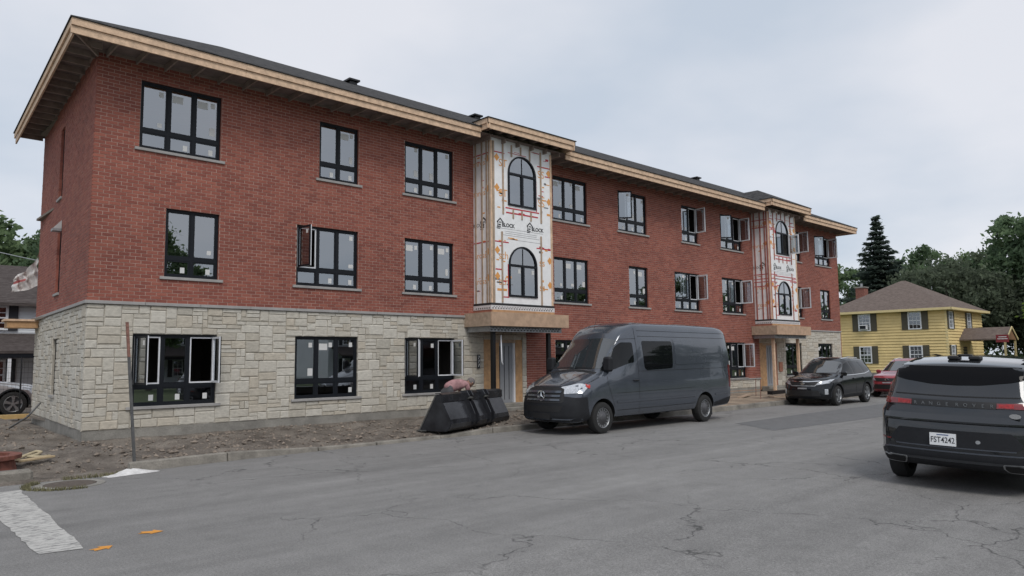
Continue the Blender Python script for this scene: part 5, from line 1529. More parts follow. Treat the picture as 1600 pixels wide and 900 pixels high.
def hand(wr, dr):
    w = Vector(wr); d = Vector(dr).normalized(); sdv = Vector((0,1,0)); out = []
    palm = w+d*.08
    out.append([(tuple(w),.026), (tuple(palm),.030)])
    for k, L_ in ((-.030,.065),(-.010,.078),(.012,.074),(.032,.058)):
        r0 = palm+sdv*k; out.append([(tuple(palm),.030), (tuple(r0+d*.02),.010), (tuple(r0+d*(.02+L_*.55)+Vector((.008,0,0))),.009), (tuple(r0+d*(.02+L_)+Vector((.0,0,-.006))),.007)])
    out.append([(tuple(w+d*.035),.024), (tuple(w+d*.06+Vector((.035,0,0))),.010), (tuple(w+d*.10+Vector((.045,0,0))),.008)])
    return out
wL, wR = (8.24,-1.98,.68), (8.30,-2.32,.70)
body = skin_body('body', [[(pv,.10),((7.76,-2.15,1.08),.11),(chest,.12),(neck,.055),((8.25,-2.15,1.165),.055)],
    [(pv,.10)]+[(p, r*.75) for p, r in legL], [(pv,.10)]+[(p, r*.75) for p, r in legR],
    [(chest,.12),(shL,.055),((8.14,-1.97,.90),.045),(wL,.028)], [(chest,.12),(shR,.055),((8.18,-2.33,.91),.045),(wR,.028)]], SKINM, per)
hd = bmesh.new(); bmesh.ops.create_uvsphere(hd, u_segments=20, v_segments=14, radius=.105)
for v in hd.verts:
    x, y, z = v.co
    v.co = Vector((x*1.02 + (.018 if (abs(y) < .02 and z < -.06 and abs(x) < .05) else 0), y*.82, z*1.0))
hc = Vector((8.345, -2.15, 1.165)); HM = Matrix.Translation(hc) @ Matrix.Rotation(R(70), 4, 'Y')
mef = bpy.data.meshes.new('head'); bmesh.ops.transform(hd, matrix=HM, verts=hd.verts); hd.to_mesh(mef); hd.free(); mef.materials.append(SKINM)
for p in mef.polygons: p.use_smooth = True
ho = bpy.data.objects.new('head', mef); col.objects.link(ho); attach(ho, per)
# face looks down: nose, eyes, mouth, ears on the lower side
fd = Vector((math.sin(R(20))*.6, 0, -1)).normalized()
MB().tube([hc+Vector((.03,0,-.085)), hc+Vector((.015,0,-.125)), hc+Vector((-.005,0,-.105))], [.012,.016,.012], 6).build('nose', SKINM, ho, smooth=True)
for s_ in (-1, 1):
    MB().tube([hc+Vector((.035,s_*.035,-.088)), hc+Vector((.035,s_*.035,-.096))], .011, 8).build('eye', STICK, ho)
    MB().tube([hc+Vector((.0,s_*.082,-.01)), hc+Vector((.0,s_*.10,-.015))], [.028,.02], 8).build('ear', SKINM, ho, smooth=True)
MB().bar(hc+Vector((-.045,-.025,-.088)), hc+Vector((-.045,.025,-.088)), .008, .012).build('mouth', M('lip', (.25,.09,.08), .6, var=0), ho)
hh_ = bmesh.new(); bmesh.ops.create_uvsphere(hh_, u_segments=20, v_segments=14, radius=.118)
bmesh.ops.transform(hh_, matrix=Matrix.Translation(hc+Vector((.022,0,.022))) @ Matrix.Rotation(R(55),4,'Y') @ Matrix.Diagonal((1,.86,1,1)), verts=hh_.verts)
bmesh.ops.delete(hh_, geom=[v for v in hh_.verts if (v.co-hc).dot(Vector((-.25,0,-1)).normalized()) > .030], context='VERTS')
for v in hh_.verts: v.co += Vector((fbm(v.co.x*20,v.co.y*20,1,2), 0, fbm(v.co.y*20,v.co.z*20,1,2)))*.006
meh = bpy.data.meshes.new('hair'); hh_.to_mesh(meh); hh_.free(); meh.materials.append(HAIR)
o = bpy.data.objects.new('hair', meh); col.objects.link(o); attach(o, per)
for wr in (wL, wR): 
    hs = hand(wr, (.15,0,-1)); skin_body('hand', hs, SKINM, per, 1)
skin_body('shirt', [[((7.52,-2.15,1.0),.155),((7.66,-2.15,1.07),.165),((7.82,-2.15,1.12),.175),(chest,.175),((8.10,-2.15,1.17),.10)],
    [(chest,.175),(shL,.085),((8.11,-1.97,.96),.068)], [(chest,.175),(shR,.085),((8.13,-2.33,.97),.068)]], SHIRT, per)
skin_body('trousers', [[((7.64,-2.15,1.03),.155),((7.54,-2.15,.97),.165)], [((7.54,-2.15,.97),.165)]+[(p, r+.025) for p, r in legL[:-1]], [((7.54,-2.15,.97),.165)]+[(p, r+.025) for p, r in legR[:-1]]], TROUS, per)
for y, x in ((-2.03, 7.60), (-2.27, 7.56)):
    skin_body('boot', [[((x-.05,y,.22),.055),((x+.06,y,.205),.052),((x+.17,y,.195),.042)], [((x-.05,y,.22),.055),((x-.01,y,.31),.055)]], BOOT, per)

# ---- leaning sign post with rusty top
pp = thing('steel_post', (-.45, -3.9, .1), 'thin bare steel post with rusty red top leaning beside the kerb', 'post')
a, b, c = Vector((-.45,-3.9,.02)), Vector((-.605,-3.9,1.88)), Vector((-.655,-3.9,2.47))
GALV = M('dull_post_steel', (.13, .13, .13), .55, .5, var=.2, scale=10); RUST = M('rusty_red_paint', (.22, .11, .085), .8, var=.35, scale=14)
def upost(p, q, mat, name):
    mb = MB(); d = Vector((.028,0,0)); e = Vector((0,.03,0))
    mb.bar(p, q, .006, .036, up=(1,0,0)); mb.bar(p-d*.7+e*.5, q-d*.7+e*.5, .03, .006, up=(1,0,0)); mb.bar(p+d*.7+e*.5, q+d*.7+e*.5, .03, .006, up=(1,0,0)); mb.build(name, mat, pp)
upost(a, b, GALV, 'post_shaft'); upost(b, c, RUST, 'post_top')

# ---- odds and ends on the ground
def blanket(name, cx, cy, lx, ly, h, mat, label, cat, rz=0.0, seed=1, z0=0.0, n=22):
    v, f = [], []
    for i in range(n+1):
        for j in range(n+1):
            u, w = i/n*2-1, j/n*2-1
            r = max(abs(u), abs(w))**1; rad = math.sqrt(u*u+w*w)
            k = .86+.18*fbm(u*1.3+seed, w*1.3, 1, 3); x, y = u*lx*k, w*ly*k
            z = max(.004, h*(1-min(1, rad)**2)*(.75+.55*fbm(u*2.2+seed*3, w*2.2, 1, 3)) + .02*abs(fbm(u*6, w*6+seed, 1, 2))*(1-min(1, rad)*.7))
            v.append((cx+x*math.cos(rz)-y*math.sin(rz), cy+x*math.sin(rz)+y*math.cos(rz), z0+z))
    for i in range(n):
        for j in range(n): q = i*(n+1)+j; f.append((q, q+n+1, q+n+2, q+1))
    return tag(add_mesh(name, v, f, mat, smooth=True), label, cat)
PLASTIC = M('crumpled_white_plastic', (.62, .61, .60), .45, var=.15, scale=10)
blanket('plastic_bag', -.66, -4.42, .46, .15, .075, PLASTIC, 'crumpled white plastic bag lying flat against the kerb', 'bag', R(8), 2)
GREYB = M('grey_blue_plastic', (.33, .36, .40), .4, var=.25, scale=9)
blanket('plastic_bag', 9.15, -1.55, .55, .25, .26, GREYB, 'grey blue plastic sheet crumpled beside the doorstep', 'bag', R(-25), 5, .17)
cb = thing('catch_basin', (-2.1, -3.2, .12), 'rusty red steel catch basin frame at the left edge of the lot', 'catch basin')
RUST2 = M('rust_red_steel', (.17, .06, .042), .8, var=.35, scale=9)
mb = MB(); mb.lathe([(.42,.0),(.50,.0),(.46,.17),(.52,.19),(.56,.19),(.56,.25),(.40,.25),(.40,.0),(.42,.0)], 32, Matrix.Translation((-2.50,-3.10,.10)), 'z'); mb.build('frame_ring', RUST2, cb)
MB().lathe([(.001,.205),(.39,.205),(.39,.16),(.001,.16)], 24, Matrix.Translation((-2.50,-3.10,.10)), 'z').build('frame_lid', RUST2, cb)
tag(MB().box(-2.65, -1.93, -4.02, -3.78, -.05, .17, ).build('concrete_block', KERB, bevel=.04), 'broken pale concrete kerb block lying below the rusty frame', 'concrete block')
YEL = M('faded_yellow_strap', (.44, .37, .24), .8, var=.2)
pts = [(-1.92,-2.6,.20),(-1.78,-2.42,.22),(-1.66,-2.32,.25),(-1.58,-2.28,.27),(-1.52,-2.36,.26),(-1.60,-2.44,.23),(-1.74,-2.5,.21),(-1.55,-2.6,.20),(-1.42,-2.52,.20)]
tag(MB().tube(pts, .026, 8).build('hose', YEL, smooth=True), 'pale yellow hose coiled on the earth behind the rusty frame', 'hose')
tag(MB().bar((-1.98,-2.9,.19), (-1.40,-2.62,.20), .14, .03).build('plank', M('dusty_plank', (.42,.32,.19), .85, var=.2), bevel=.004), 'short dusty plank lying beside the yellow hose', 'plank')
tag(MB().bar((-4.0,9.2,.22), (1.2,8.6,.26), .28, .12).build('timber_beam', M('yellow_timber', (.50,.34,.14), .8, var=.15)), 'long yellow timber lying on the ground beyond the side wall', 'timber')
tag(MB().tube([(-.95,4.55,.16), (-.55,4.3,.48), (-.30,4.2,.82)], .022, 8).build('pipe', GALV, smooth=True), 'thin grey pipe leaning against the side stone wall', 'pipe')
mh = thing('manhole', (-1.62, -4.86, 0), 'round manhole cover ringed by weeds in the asphalt near the corner', 'manhole')
MB().lathe([(.001,.014),(.33,.014),(.34,.010),(.34,-.02)], 32, Matrix.Translation((-1.62,-4.86,0)), 'z').build('cover', M('cast_iron_cover', (.11,.09,.075), .8, .3, var=.3, scale=20), mh)
MB().lathe([(.35,-.01),(.35,.012),(.46,.008),(.46,-.01)], 32, Matrix.Translation((-1.62,-4.86,0)), 'z').build('cover_ring', CONC, mh)
rg = random.Random(9); v, f = [], []
for i in range(900):
    t = rg.random()
    if t < .55: a = rg.uniform(2.2, 4.9); r = rg.uniform(.46,.56); x, y = -1.62+r*math.cos(a)*1.1, -4.86+r*math.sin(a)
    else: x = rg.uniform(-1.6,-.55); y = kerb_y(x)+rg.uniform(-.12,.10)
    h = rg.uniform(.02,.06); a = rg.uniform(0,6.28); dx, dy = .008*math.cos(a), .008*math.sin(a); b = len(v)
    v += [(x-dx,y-dy,0),(x+dx,y+dy,0),(x+rg.uniform(-.03,.03),y+rg.uniform(-.03,.03),h+.01)]; f.append((b,b+1,b+2))
tag(add_mesh('weeds', v, f, M('dry_weeds', (.15,.14,.075), .9, var=.3, scale=9)), 'sparse yellow green weeds round the manhole and broken kerb', 'weeds', kind='stuff')
# stakes and boards by the far entrance
for i, (x, y, h, lab) in enumerate(((18.9,-3.2,.75,'thin rusty stake nearest the rear of the grey van'), (20.5,-2.2,.8,'thin rusty stake in the sand between van and far entrance'), (22.3,-2.9,.8,'thin rusty stake in the sand before the far entrance door'), (24.3,-1.6,.75,'thin rusty stake beside the far stone plinth'))):
    tag(MB().tube([(x,y,.1),(x+.03,y,h+.1)], .014, 6).build('stake', RUST), lab, 'stake', 'rusty stakes in the sand')
tag(MB().bar((18.9,-3.2,.55), (22.3,-2.9,.50), .012, .012).build('string_line', M('orange_string', (.45,.20,.08), .8, var=0)), 'taut orange string tied between the rusty stakes', 'string')
tag(MB().bar((23.6,-2.6,.32), (26.0,-2.5,.33), .22, .14).build('dark_beam', BLKSTEEL), 'black steel beam lying in front of the far entrance', 'beam')
for i, (x, y, a, L_) in enumerate(((22.0,-2.2,20,2.0),(23.0,-3.0,-15,1.6))):
    d = Vector((math.cos(R(a)), math.sin(R(a)), 0))*L_
    tag(MB().bar(Vector((x,y,.2)), Vector((x,y,.21))+d, .20, .04).build('plank', LUMBER2), ('weathered plank on the sand nearer the far door', 'weathered plank on the sand nearer the kerb')[i], 'plank')
# plastic conduit hanging at the near entrance
tag(MB().tube([(10.62,-.88,2.5),(10.63,-.9,1.7),(10.66,-.92,1.62)], .02, 6).build('white_conduit', WHITEF, smooth=True), 'short white conduit taped to the near black canopy post', 'conduit')

# tarp tied behind the rear corner of the side wall
TARP = M('white_tarp', (.60,.58,.57), .6, var=.15, scale=4); 
def tarp():
    o = thing('tarp', (-.2, 8.05, 4.3), 'white tarp with red stripe hanging from the rear corner of the side wall', 'tarp')
    A = [(.18,4.92),(-.11,4.50),(-.38,4.32)]; B = [(.27,4.12),(-.05,3.94),(-.42,3.87)]
    n = 14; v, f = [], []
    for i in range(n+1):
        t = i/n*2; k = min(1, int(t)); u = t-k
        p0 = Vector(A[k]).lerp(Vector(A[k+1]), u); p1 = Vector(B[k]).lerp(Vector(B[k+1]), u)
        for j in range(n+1):
            q = p0.lerp(p1, j/n); v.append((q.x+.02*math.sin(j*1.1+i), 8.0+.10*math.sin(i*1.3+j*.2)+.06*fbm(i*.3,j*.3,1,2), q.y))
    for i in range(n):
        for j in range(n): a = i*(n+1)+j; f.append((a, a+n+1, a+n+2, a+1))
    fm = [1 if (i > 7 and 5 <= j <= 6) else 0 for i in range(n) for j in range(n)]
    t = add_mesh('sheet', v, f, TARP, o, smooth=True, mats=[TARP, M('tarp_red', (.42,.12,.12), .6, var=.1)], fm=fm)
    MB().tube([(.18,8.0,4.92),(.20,7.75,5.15)], .012, 6).build('tie_rope', RUST, o)
tarp()

# ---- wire fence
fe = thing('wire_fence', (-1.5, 9.2, .12), 'dark welded wire fence in front of the silver car', 'fence')
for x in (-6.0, -3.9, -1.9, .12): MB().tube([(x,9.2,.1),(x,9.2,2.0)], .022, 8).build('fence_post', BLKSTEEL, fe)
mb = MB()
for i in range(11): z = .25+i*.16; mb.bar((-6,9.2,z), (1.6,9.2,z), .006, .006)
for i in range(76): x = -6+i*.1; mb.bar((x,9.2,.25), (x,9.2,1.9), .004, .004)
o = mb.build('wire_mesh', BLKSTEEL, fe, fix=False); o['kind'] = 'stuff'

# ---- overhead cables
for i, (p, q) in enumerate((((-4.7,36.5,10.5),(6.8,26.4,6.55)), ((-4.7,36.5,9.0),(6.8,26.4,5.95)), ((-4.7,36.5,7.05),(6.8,26.4,6.15)))):
    pts = [Vector(p).lerp(Vector(q), t/10)+Vector((0,0,-.25*math.sin(math.pi*t/10))) for t in range(11)]
    tag(MB().tube(pts, .022, 6).build('overhead_cable', M('grey_cable', (.30,.32,.34), .7, var=0), smooth=True), ('highest of the three overhead cables behind the building', 'middle of the three overhead cables behind the building', 'lowest and flattest of the three overhead cables behind the building')[i], 'cable', 'overhead cables')

# ================================================================== houses
SHUT = M('olive_brown_shutter', (.075,.066,.045), .7, var=.1); BLKSHUT = M('black_shutter', (.018,.02,.026), .6, var=.05)
HGLASS = glass_mat('house_glass', (.35,.38,.40), .12, 1.6)
def lap_siding(name, p, q, z0, z1, mat, parent, step=.19, nrm=None):
    p, q = Vector(p), Vector(q); n = Vector(nrm); v, f = [], []; z = z0
    while z < z1-.01:
        zt = min(z1, z+step); b = len(v)
        for (d, zz) in ((.065 if step > .2 else .032, z), (.008, zt)):
            for e in (p, q): k = e+n*d; v.append((k.x, k.y, zz))
        k0, k1 = p+n*.006, q+n*.006; v += [(k0.x,k0.y,z), (k1.x,k1.y,z)]
        f += [(b,b+1,b+3,b+2), (b,b+4,b+5,b+1)]; z = zt
    o = add_mesh(name, v, f, mat, parent); o['kind'] = 'stuff'; return o
def house_window(par, c, u, n, w, h, sh, shm, grid=(2,3), trim=WHITEF):
    """c centre on wall, u along wall, n outward"""
    c, u, n = Vector(c), Vector(u), Vector(n); up = Vector((0,0,1))
    def bx(mb, a0, a1, z0, z1, d0, d1):
        P_ = lambda a, d, z: tuple(c+u*a+n*d+up*z); b = len(mb.v)
        mb.v += [P_(a0,d0,z0),P_(a1,d0,z0),P_(a1,d1,z0),P_(a0,d1,z0),P_(a0,d0,z1),P_(a1,d0,z1),P_(a1,d1,z1),P_(a0,d1,z1)]
        mb.f += [(b,b+3,b+2,b+1),(b+4,b+5,b+6,b+7),(b,b+1,b+5,b+4),(b+1,b+2,b+6,b+5),(b+2,b+3,b+7,b+6),(b+3,b,b+4,b+7)]
    t = .09; mb = MB(); W2_, H2 = w/2, h/2
    bx(mb,-W2_,W2_,H2-t,H2,.03,.09); bx(mb,-W2_,W2_,-H2,-H2+t,.03,.10); bx(mb,-W2_,-W2_+t,-H2+t,H2-t,.03,.09); bx(mb,W2_-t,W2_,-H2+t,H2-t,.03,.09); bx(mb,-W2_+t,W2_-t,-.03,.03,.03,.08)
    win = mb.build('window', trim, par)
    mb = MB(); bx(mb, -W2_+t, W2_-t, -H2+t, H2-t, .04, .045); mb.build('pane', HGLASS, win)
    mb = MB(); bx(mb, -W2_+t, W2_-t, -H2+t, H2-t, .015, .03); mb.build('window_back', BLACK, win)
    mb = MB()
    for i in range(1, grid[0]+1): a = -W2_+t+(w-2*t)*i/(grid[0]+1); bx(mb, a-.012, a+.012, -H2+t, H2-t, .045, .06)
    for j in (1, 3): z = -H2+t+(h-2*t)*j/4; bx(mb, -W2_+t, W2_-t, z-.012, z+.012, .045, .059)
    mb.build('glazing_bars', trim, win)
    if sh:
        for s_ in (-1, 1):
            mb = MB(); a0, a1 = (W2_+.02, W2_+.02+sh) if s_ > 0 else (-W2_-.02-sh, -W2_-.02); bx(mb, a0, a1, -H2-.02, H2+.02, .03, .075); mb.build('shutter', shm, win)
    return win
def hip_roof(name, x0, x1, y0, y1, ze, zr, mat, parent, rid, axis='y', ov=.5, th=.14):
    X0, X1, Y0, Y1 = x0-ov, x1+ov, y0-ov, y1+ov
    if axis == 'y': a, b = ((X0+X1)/2, rid[0], zr), ((X0+X1)/2, rid[1], zr); F = [(0,1,4),(1,2,5,4),(2,3,5),(3,0,4,5)]
    else: a, b = (rid[0], (Y0+Y1)/2, zr), (rid[1], (Y0+Y1)/2, zr); F = [(0,1,5,4),(1,2,5),(2,3,4,5),(3,0,4)]
    rv = [(X0,Y0,ze),(X1,Y0,ze),(X1,Y1,ze),(X0,Y1,ze),a,b]; n = 6
    v = rv + [(x,y,z-th) for x,y,z in rv[:4]]
    f = F + [(6,9,8,7)] + [(i, 6+i, 6+(i+1)%4, (i+1)%4) for i in range(4)]
    o = add_mesh(name, v, f, mat, parent); bm = bmesh.new(); bm.from_mesh(o.data); bmesh.ops.recalc_face_normals(bm, faces=bm.faces); bm.to_mesh(o.data); bm.free(); return o

YELLOW = M('yellow_siding', (.74, .565, .265), .75, var=.10, scale=1.2); BROWNROOF = shingle_mat('brown_shingle', (.115,.09,.08), (.21,.17,.15), .7); CREAM = M('yellow_trim', (.70,.57,.30), .7, var=.05)
yh = thing('yellow_house', (66, 7.5, 0), 'two storey yellow clapboard house with brown hip roof and dark shutters', 'house')
hx0, hx1, hy0, hy1 = 61.3, 70.6, 2.1, 11.4
mb = MB(); mb.box(hx0, hx1, hy0, hy1, -.1, 5.42); mb.build('wall', YELLOW, yh)
lap_siding('siding', (hx0,hy1,0), (hx0,hy0-.03,0), .3, 5.3, YELLOW, yh, .24, (-1,0,0)); lap_siding('siding', (hx0-.03,hy0,0), (hx1,hy0,0), .3, 5.3, YELLOW, yh, .24, (0,-1,0))
MB().box(hx0-.06, hx1+.05, hy0-.06, hy1, -.1, .35).build('foundation', CONC, yh)
MB().box(hx0-.05, hx0+.1, hy0-.05, hy0+.1, .35, 5.35).build('corner_board', CREAM, yh)
yr = hip_roof('roof', hx0, hx1, hy0, hy1, 5.52, 8.35, BROWNROOF, yh, (6.55, 6.95), 'y', .55)
mb = MB(); mb.box(hx0-.58, hx1+.58, hy0-.58, hy0-.555, 5.34, 5.53); mb.box(hx0-.58, hx0-.555, hy0-.58, hy1+.5, 5.34, 5.53); mb.build('fascia', CREAM, yh)
MB().box(hx0-.55, hx1+.5, hy0-.55, hy1+.5, 5.33, 5.375).build('soffit', CREAM, yh)
CHIM = M('red_brick_chimney', (.24,.10,.075), .9, var=.2, scale=8)
ch = MB(); ch.box(67.6, 68.5, 10.8, 11.6, 5.4, 8.15); ch = ch.build('chimney', CHIM, yr); 
MB().box(67.53, 68.57, 10.73, 11.67, 8.15, 8.27).build('chimney_cap', CONC, yr)
MB().tube([(68.05,11.2,8.25),(68.05,11.2,8.6)], .12, 8).build('flue', STEEL, yr)
NX, NU = (-1,0,0), (0,-1,0)
for (yc, zc, hh) in ((8.43,4.58,1.45), (4.42,4.58,1.45), (8.45,1.82,1.45), (4.45,1.82,1.45)):
    house_window(yh, (hx0-.02, yc, zc), NU, NX, 1.02, hh, .48, SHUT)
house_window(yh, (62.15, hy0-.02, 4.55), (1,0,0), (0,-1,0), .95, 1.4, .35, SHUT); house_window(yh, (66.8, hy0-.02, 4.55), (1,0,0), (0,-1,0), .95, 1.4, .35, SHUT)
house_window(yh, (62.3, hy0-.02, 1.85), (1,0,0), (0,-1,0), .95, 1.4, .35, SHUT)
ac = MB().box(hx0-.42, hx0+.02, 8.15, 8.75, 3.98, 4.36).build('air_conditioner', WHITEF, yh, bevel=.02)
MB().box(hx0-.425, hx0-.419, 8.2, 8.7, 4.03, 4.31).build('air_grille', FRAME, ac)
# porch
mb = MB(); Y0, Y1 = -1.3, 2.06
v = [(64.0,Y0,3.0),(64.0,Y1,3.0),(67.2,Y0,3.0),(67.2,Y1,3.0),(65.6,Y0,3.95),(65.6,Y1,3.95)]
pv2 = v + [(x,y,z-.1) for x,y,z in v]
o = add_mesh('porch_roof', pv2, [(0,4,5,1),(2,3,5,4),(6,7,11,10),(8,10,11,9),(0,6,10,4),(4,10,8,2),(0,1,7,6),(2,8,9,3)], BROWNROOF, yh)
mb = MB(); mb.v = [(64.1,Y0+.06,2.92),(67.1,Y0+.06,2.92),(65.6,Y0+.06,3.80)]; mb.f = [(0,1,2)]; mb.build('porch_gable', M('porch_gable_wood', (.30,.16,.08), .8, var=.1), yh, fix=False)
mb = MB(); mb.bar((63.95,Y0-.02,2.95),(65.6,Y0-.02,3.93),.05,.14); mb.bar((65.6,Y0-.02,3.93),(67.25,Y0-.02,2.95),.05,.14); mb.build('porch_trim', CREAM, yh)
for x in (64.15, 67.05): MB().box(x-.07, x+.07, Y0+.1, Y0+.24, .2, 2.92).build('porch_post', CREAM, yh)
MB().box(64.0, 67.2, Y0, Y1, .0, .3).build('porch_floor', CONC, yh)
dd = MB().box(65.0, 65.95, hy0-.06, hy0-.02, .3, 2.4).build('front_door', SHUT, yh); MB().tube([(65.85,hy0-.1,1.3),(65.85,hy0-.05,1.3)], .03, 8).build('door_handle', CHROME, dd)
# sign on a striped post in front of the yellow house
sg_ = thing('street_sign', (58, -2.45, 0), 'dark red oblong sign with two white lines on a striped post', 'sign')
MB().box(57.97, 58.0, -2.85, -2.05, 2.62, 3.16).build('sign_board', M('dark_red_sign', (.20,.022,.028), .6, var=.05), sg_)
mb = MB(); mb.box(57.96, 57.969, -2.72, -2.22, 2.98, 3.03); mb.box(57.96, 57.969, -2.78, -2.14, 2.84, 2.89); mb.build('sign_lines', STICK, sg_)
for i in range(9): MB().tube([(58.03,-2.45,i*.3),(58.03,-2.45,(i+1)*.3)], .045, 8).build('post_band', WHITEF if i % 2 else FRAME, sg_)

# pale house with black shutters beyond the side wall
WSID = M('white_vinyl_siding', (.62,.65,.68), .6, var=.05, scale=1); DKROOF = shingle_mat('dark_brown_shingle', (.055,.045,.043), (.11,.095,.09), .8)
def pale_house(ox, oy, rz, label, name='white_house', group=None):
    h = thing(name, (0, 0, 0), label, 'house', 0, group)
    MB().box(-7, 5.5, 0, 8, 0, 4.45).build('wall', WSID, h)
    lap_siding('siding', (-7,0,0), (5.53,0,0), .3, 4.4, WSID, h, .13, (0,-1,0)); lap_siding('siding', (5.5,-.03,0), (5.5,8,0), .3, 4.4, WSID, h, .13, (1,0,0))
    v = [(-7.4,-.5,4.42),(5.9,-.5,4.42),(5.9,8.5,4.42),(-7.4,8.5,4.42),(-7.4,4,6.5),(5.9,4,6.5)]
    v2 = v+[(x,y,z-.14) for x,y,z in v]
    add_mesh('roof', v2, [(0,1,5,4),(3,4,5,2),(6,10,11,7),(9,8,11,10),(0,6,7,1),(2,8,9,3),(0,4,10,6),(1,7,11,5),(4,3,9,10),(2,5,11,8)], DKROOF, h)
    add_mesh('gable', [(5.52,0,4.4),(5.52,8,4.4),(5.52,4,6.35),(-7.02,0,4.4),(-7.02,8,4.4),(-7.02,4,6.35)], [(0,1,2),(4,3,5)], WSID, h)
    v = [(-7.2,-1.9,2.35),(5.2,-1.9,2.35),(5.2,-.02,3.12),(-7.2,-.02,3.12)]; v2 = v+[(x,y,z-.12) for x,y,z in v]
    add_mesh('porch_roof', v2, [(0,1,2,3),(4,7,6,5),(0,4,5,1),(1,5,6,2),(3,7,4,0)], DKROOF, h)
    MB().box(-7.15, 5.15, -1.88, -1.78, 2.05, 2.24).build('porch_beam', FRAME, h)
    for x in (-7, -3, 1, 5): MB().box(x-.06, x+.06, -1.85, -1.73, 0, 2.06).build('porch_post', WHITEF, h)
    for x in (-5.2, -2.2, .75, 3.7):
        house_window(h, (x, -.02, 3.78), (1,0,0), (0,-1,0), .8, 1.05, .34, BLKSHUT, (1,3)); house_window(h, (x, -.02, 1.35), (1,0,0), (0,-1,0), .8, 1.3, .34, BLKSHUT, (1,3))
    h.location = (ox, oy, 0); h.rotation_euler = (0, 0, rz)
    return h
pale_house(.35, 20.6, 0, 'white sided house with black shutters and brown roof beyond the side wall')
# ================================================================== trees
def leaf_mat(name, c1, c2, sc=1.2):
    m = M(name, c1, .75, var=0, spec=.3)
    t = m.node_tree; b = t.nodes['Principled BSDF']
    g = node(t, 'ShaderNodeNewGeometry'); n = node(t, 'ShaderNodeTexNoise'); n.inputs['Scale'].default_value = sc; n.inputs['Detail'].default_value = 4
    t.links.new(g.outputs['Position'], n.inputs['Vector'])
    at = node(t, 'ShaderNodeAttribute', attribute_name='tone')
    ad = node(t, 'ShaderNodeMath', operation='MULTIPLY_ADD'); ad.inputs[1].default_value = .5; ad.inputs[2].default_value = -.25; t.links.new(at.outputs['Fac'], ad.inputs[0])
    a2 = node(t, 'ShaderNodeMath', operation='ADD'); t.links.new(n.outputs['Fac'], a2.inputs[0]); t.links.new(ad.outputs[0], a2.inputs[1])
    r = node(t, 'ShaderNodeValToRGB'); r.color_ramp.elements[0].position = .25; r.color_ramp.elements[0].color = (*c1, 1); r.color_ramp.elements[1].position = .75; r.color_ramp.elements[1].color = (*c2, 1)
    t.links.new(a2.outputs[0], r.inputs['Fac']); t.links.new(r.outputs[0], b.inputs['Base Color'])
    tl = node(t, 'ShaderNodeBsdfTranslucent'); mx = node(t, 'ShaderNodeMixShader'); mx.inputs[0].default_value = .42
    sc_ = node(t, 'ShaderNodeVectorMath', operation='SCALE'); sc_.inputs['Scale'].default_value = 1.5; t.links.new(r.outputs[0], sc_.inputs[0]); t.links.new(sc_.outputs[0], tl.inputs['Color'])
    t.links.new(b.outputs[0], mx.inputs[1]); t.links.new(tl.outputs[0], mx.inputs[2]); t.links.new(mx.outputs[0], t.nodes['Material Output'].inputs[0])
    return m
BARK = M('grey_bark', (.10,.085,.07), .95, var=.3, scale=6, bump=.6, bscale=18)
LEAF_G = leaf_mat('maple_leaf', (.072,.112,.056), (.170,.235,.115)); LEAF_D = leaf_mat('dark_leaf', (.070,.110,.064), (.155,.222,.115)); LEAF_B = leaf_mat('bronze_leaf', (.066,.082,.056), (.125,.155,.10)); LEAF_Y = leaf_mat('bright_leaf', (.075,.125,.022), (.16,.235,.045)); NEEDLE = leaf_mat('spruce_needle', (.046,.066,.056), (.105,.136,.108))
import array
def crown_mesh(name, rx, rz, zc, n_cl, n_lf, ls, seed, mat, flat=1.0):
    """leaf quads gathered in clumps through an uneven crown"""
    rd_ = random.Random(seed); V, F, tone = [], [], []
    ga = rd_.gauss
    for c in range(n_cl):
        while True:
            p = Vector((rd_.uniform(-1,1), rd_.uniform(-1,1), rd_.uniform(-1,1)))
            if p.length < 1: break
        p = p.normalized()*(p.length**.45)
        lump = 1+.30*mnoise.noise((p.x*1.7+seed, p.y*1.7, p.z*1.7))
        taper = 1-.30*max(0, p.z) if p.z > 0 else 1+.1*p.z
        cc = Vector((p.x*rx*lump*taper, p.y*rx*lump*taper, zc+p.z*rz*lump))
        cr_ = rx*rd_.uniform(.13,.24); tn = rd_.random()
        for l in range(n_lf):
            q = Vector((ga(0,.5), ga(0,.5), ga(0,.36)*flat))*cr_ + cc
            s = ls*rd_.uniform(.6,1.3)
            nx = Vector((ga(0,1), ga(0,1), ga(0,.7)+.5)).normalized(); u = nx.orthogonal().normalized(); u.rotate(Matrix.Rotation(rd_.uniform(0,6.28),3,nx)); w = nx.cross(u)
            b = len(V); V += [tuple(q-u*s), tuple(q+w*s*.45), tuple(q+u*s), tuple(q-w*s*.45)]; F.append((b,b+1,b+2,b+3)); tone += [tn*.7+rd_.random()*.3]*4
    me = bpy.data.meshes.new(name); me.from_pydata(V, [], F); me.materials.append(mat)
    at = me.attributes.new('tone', 'FLOAT', 'POINT'); at.data.foreach_set('value', tone)
    return me
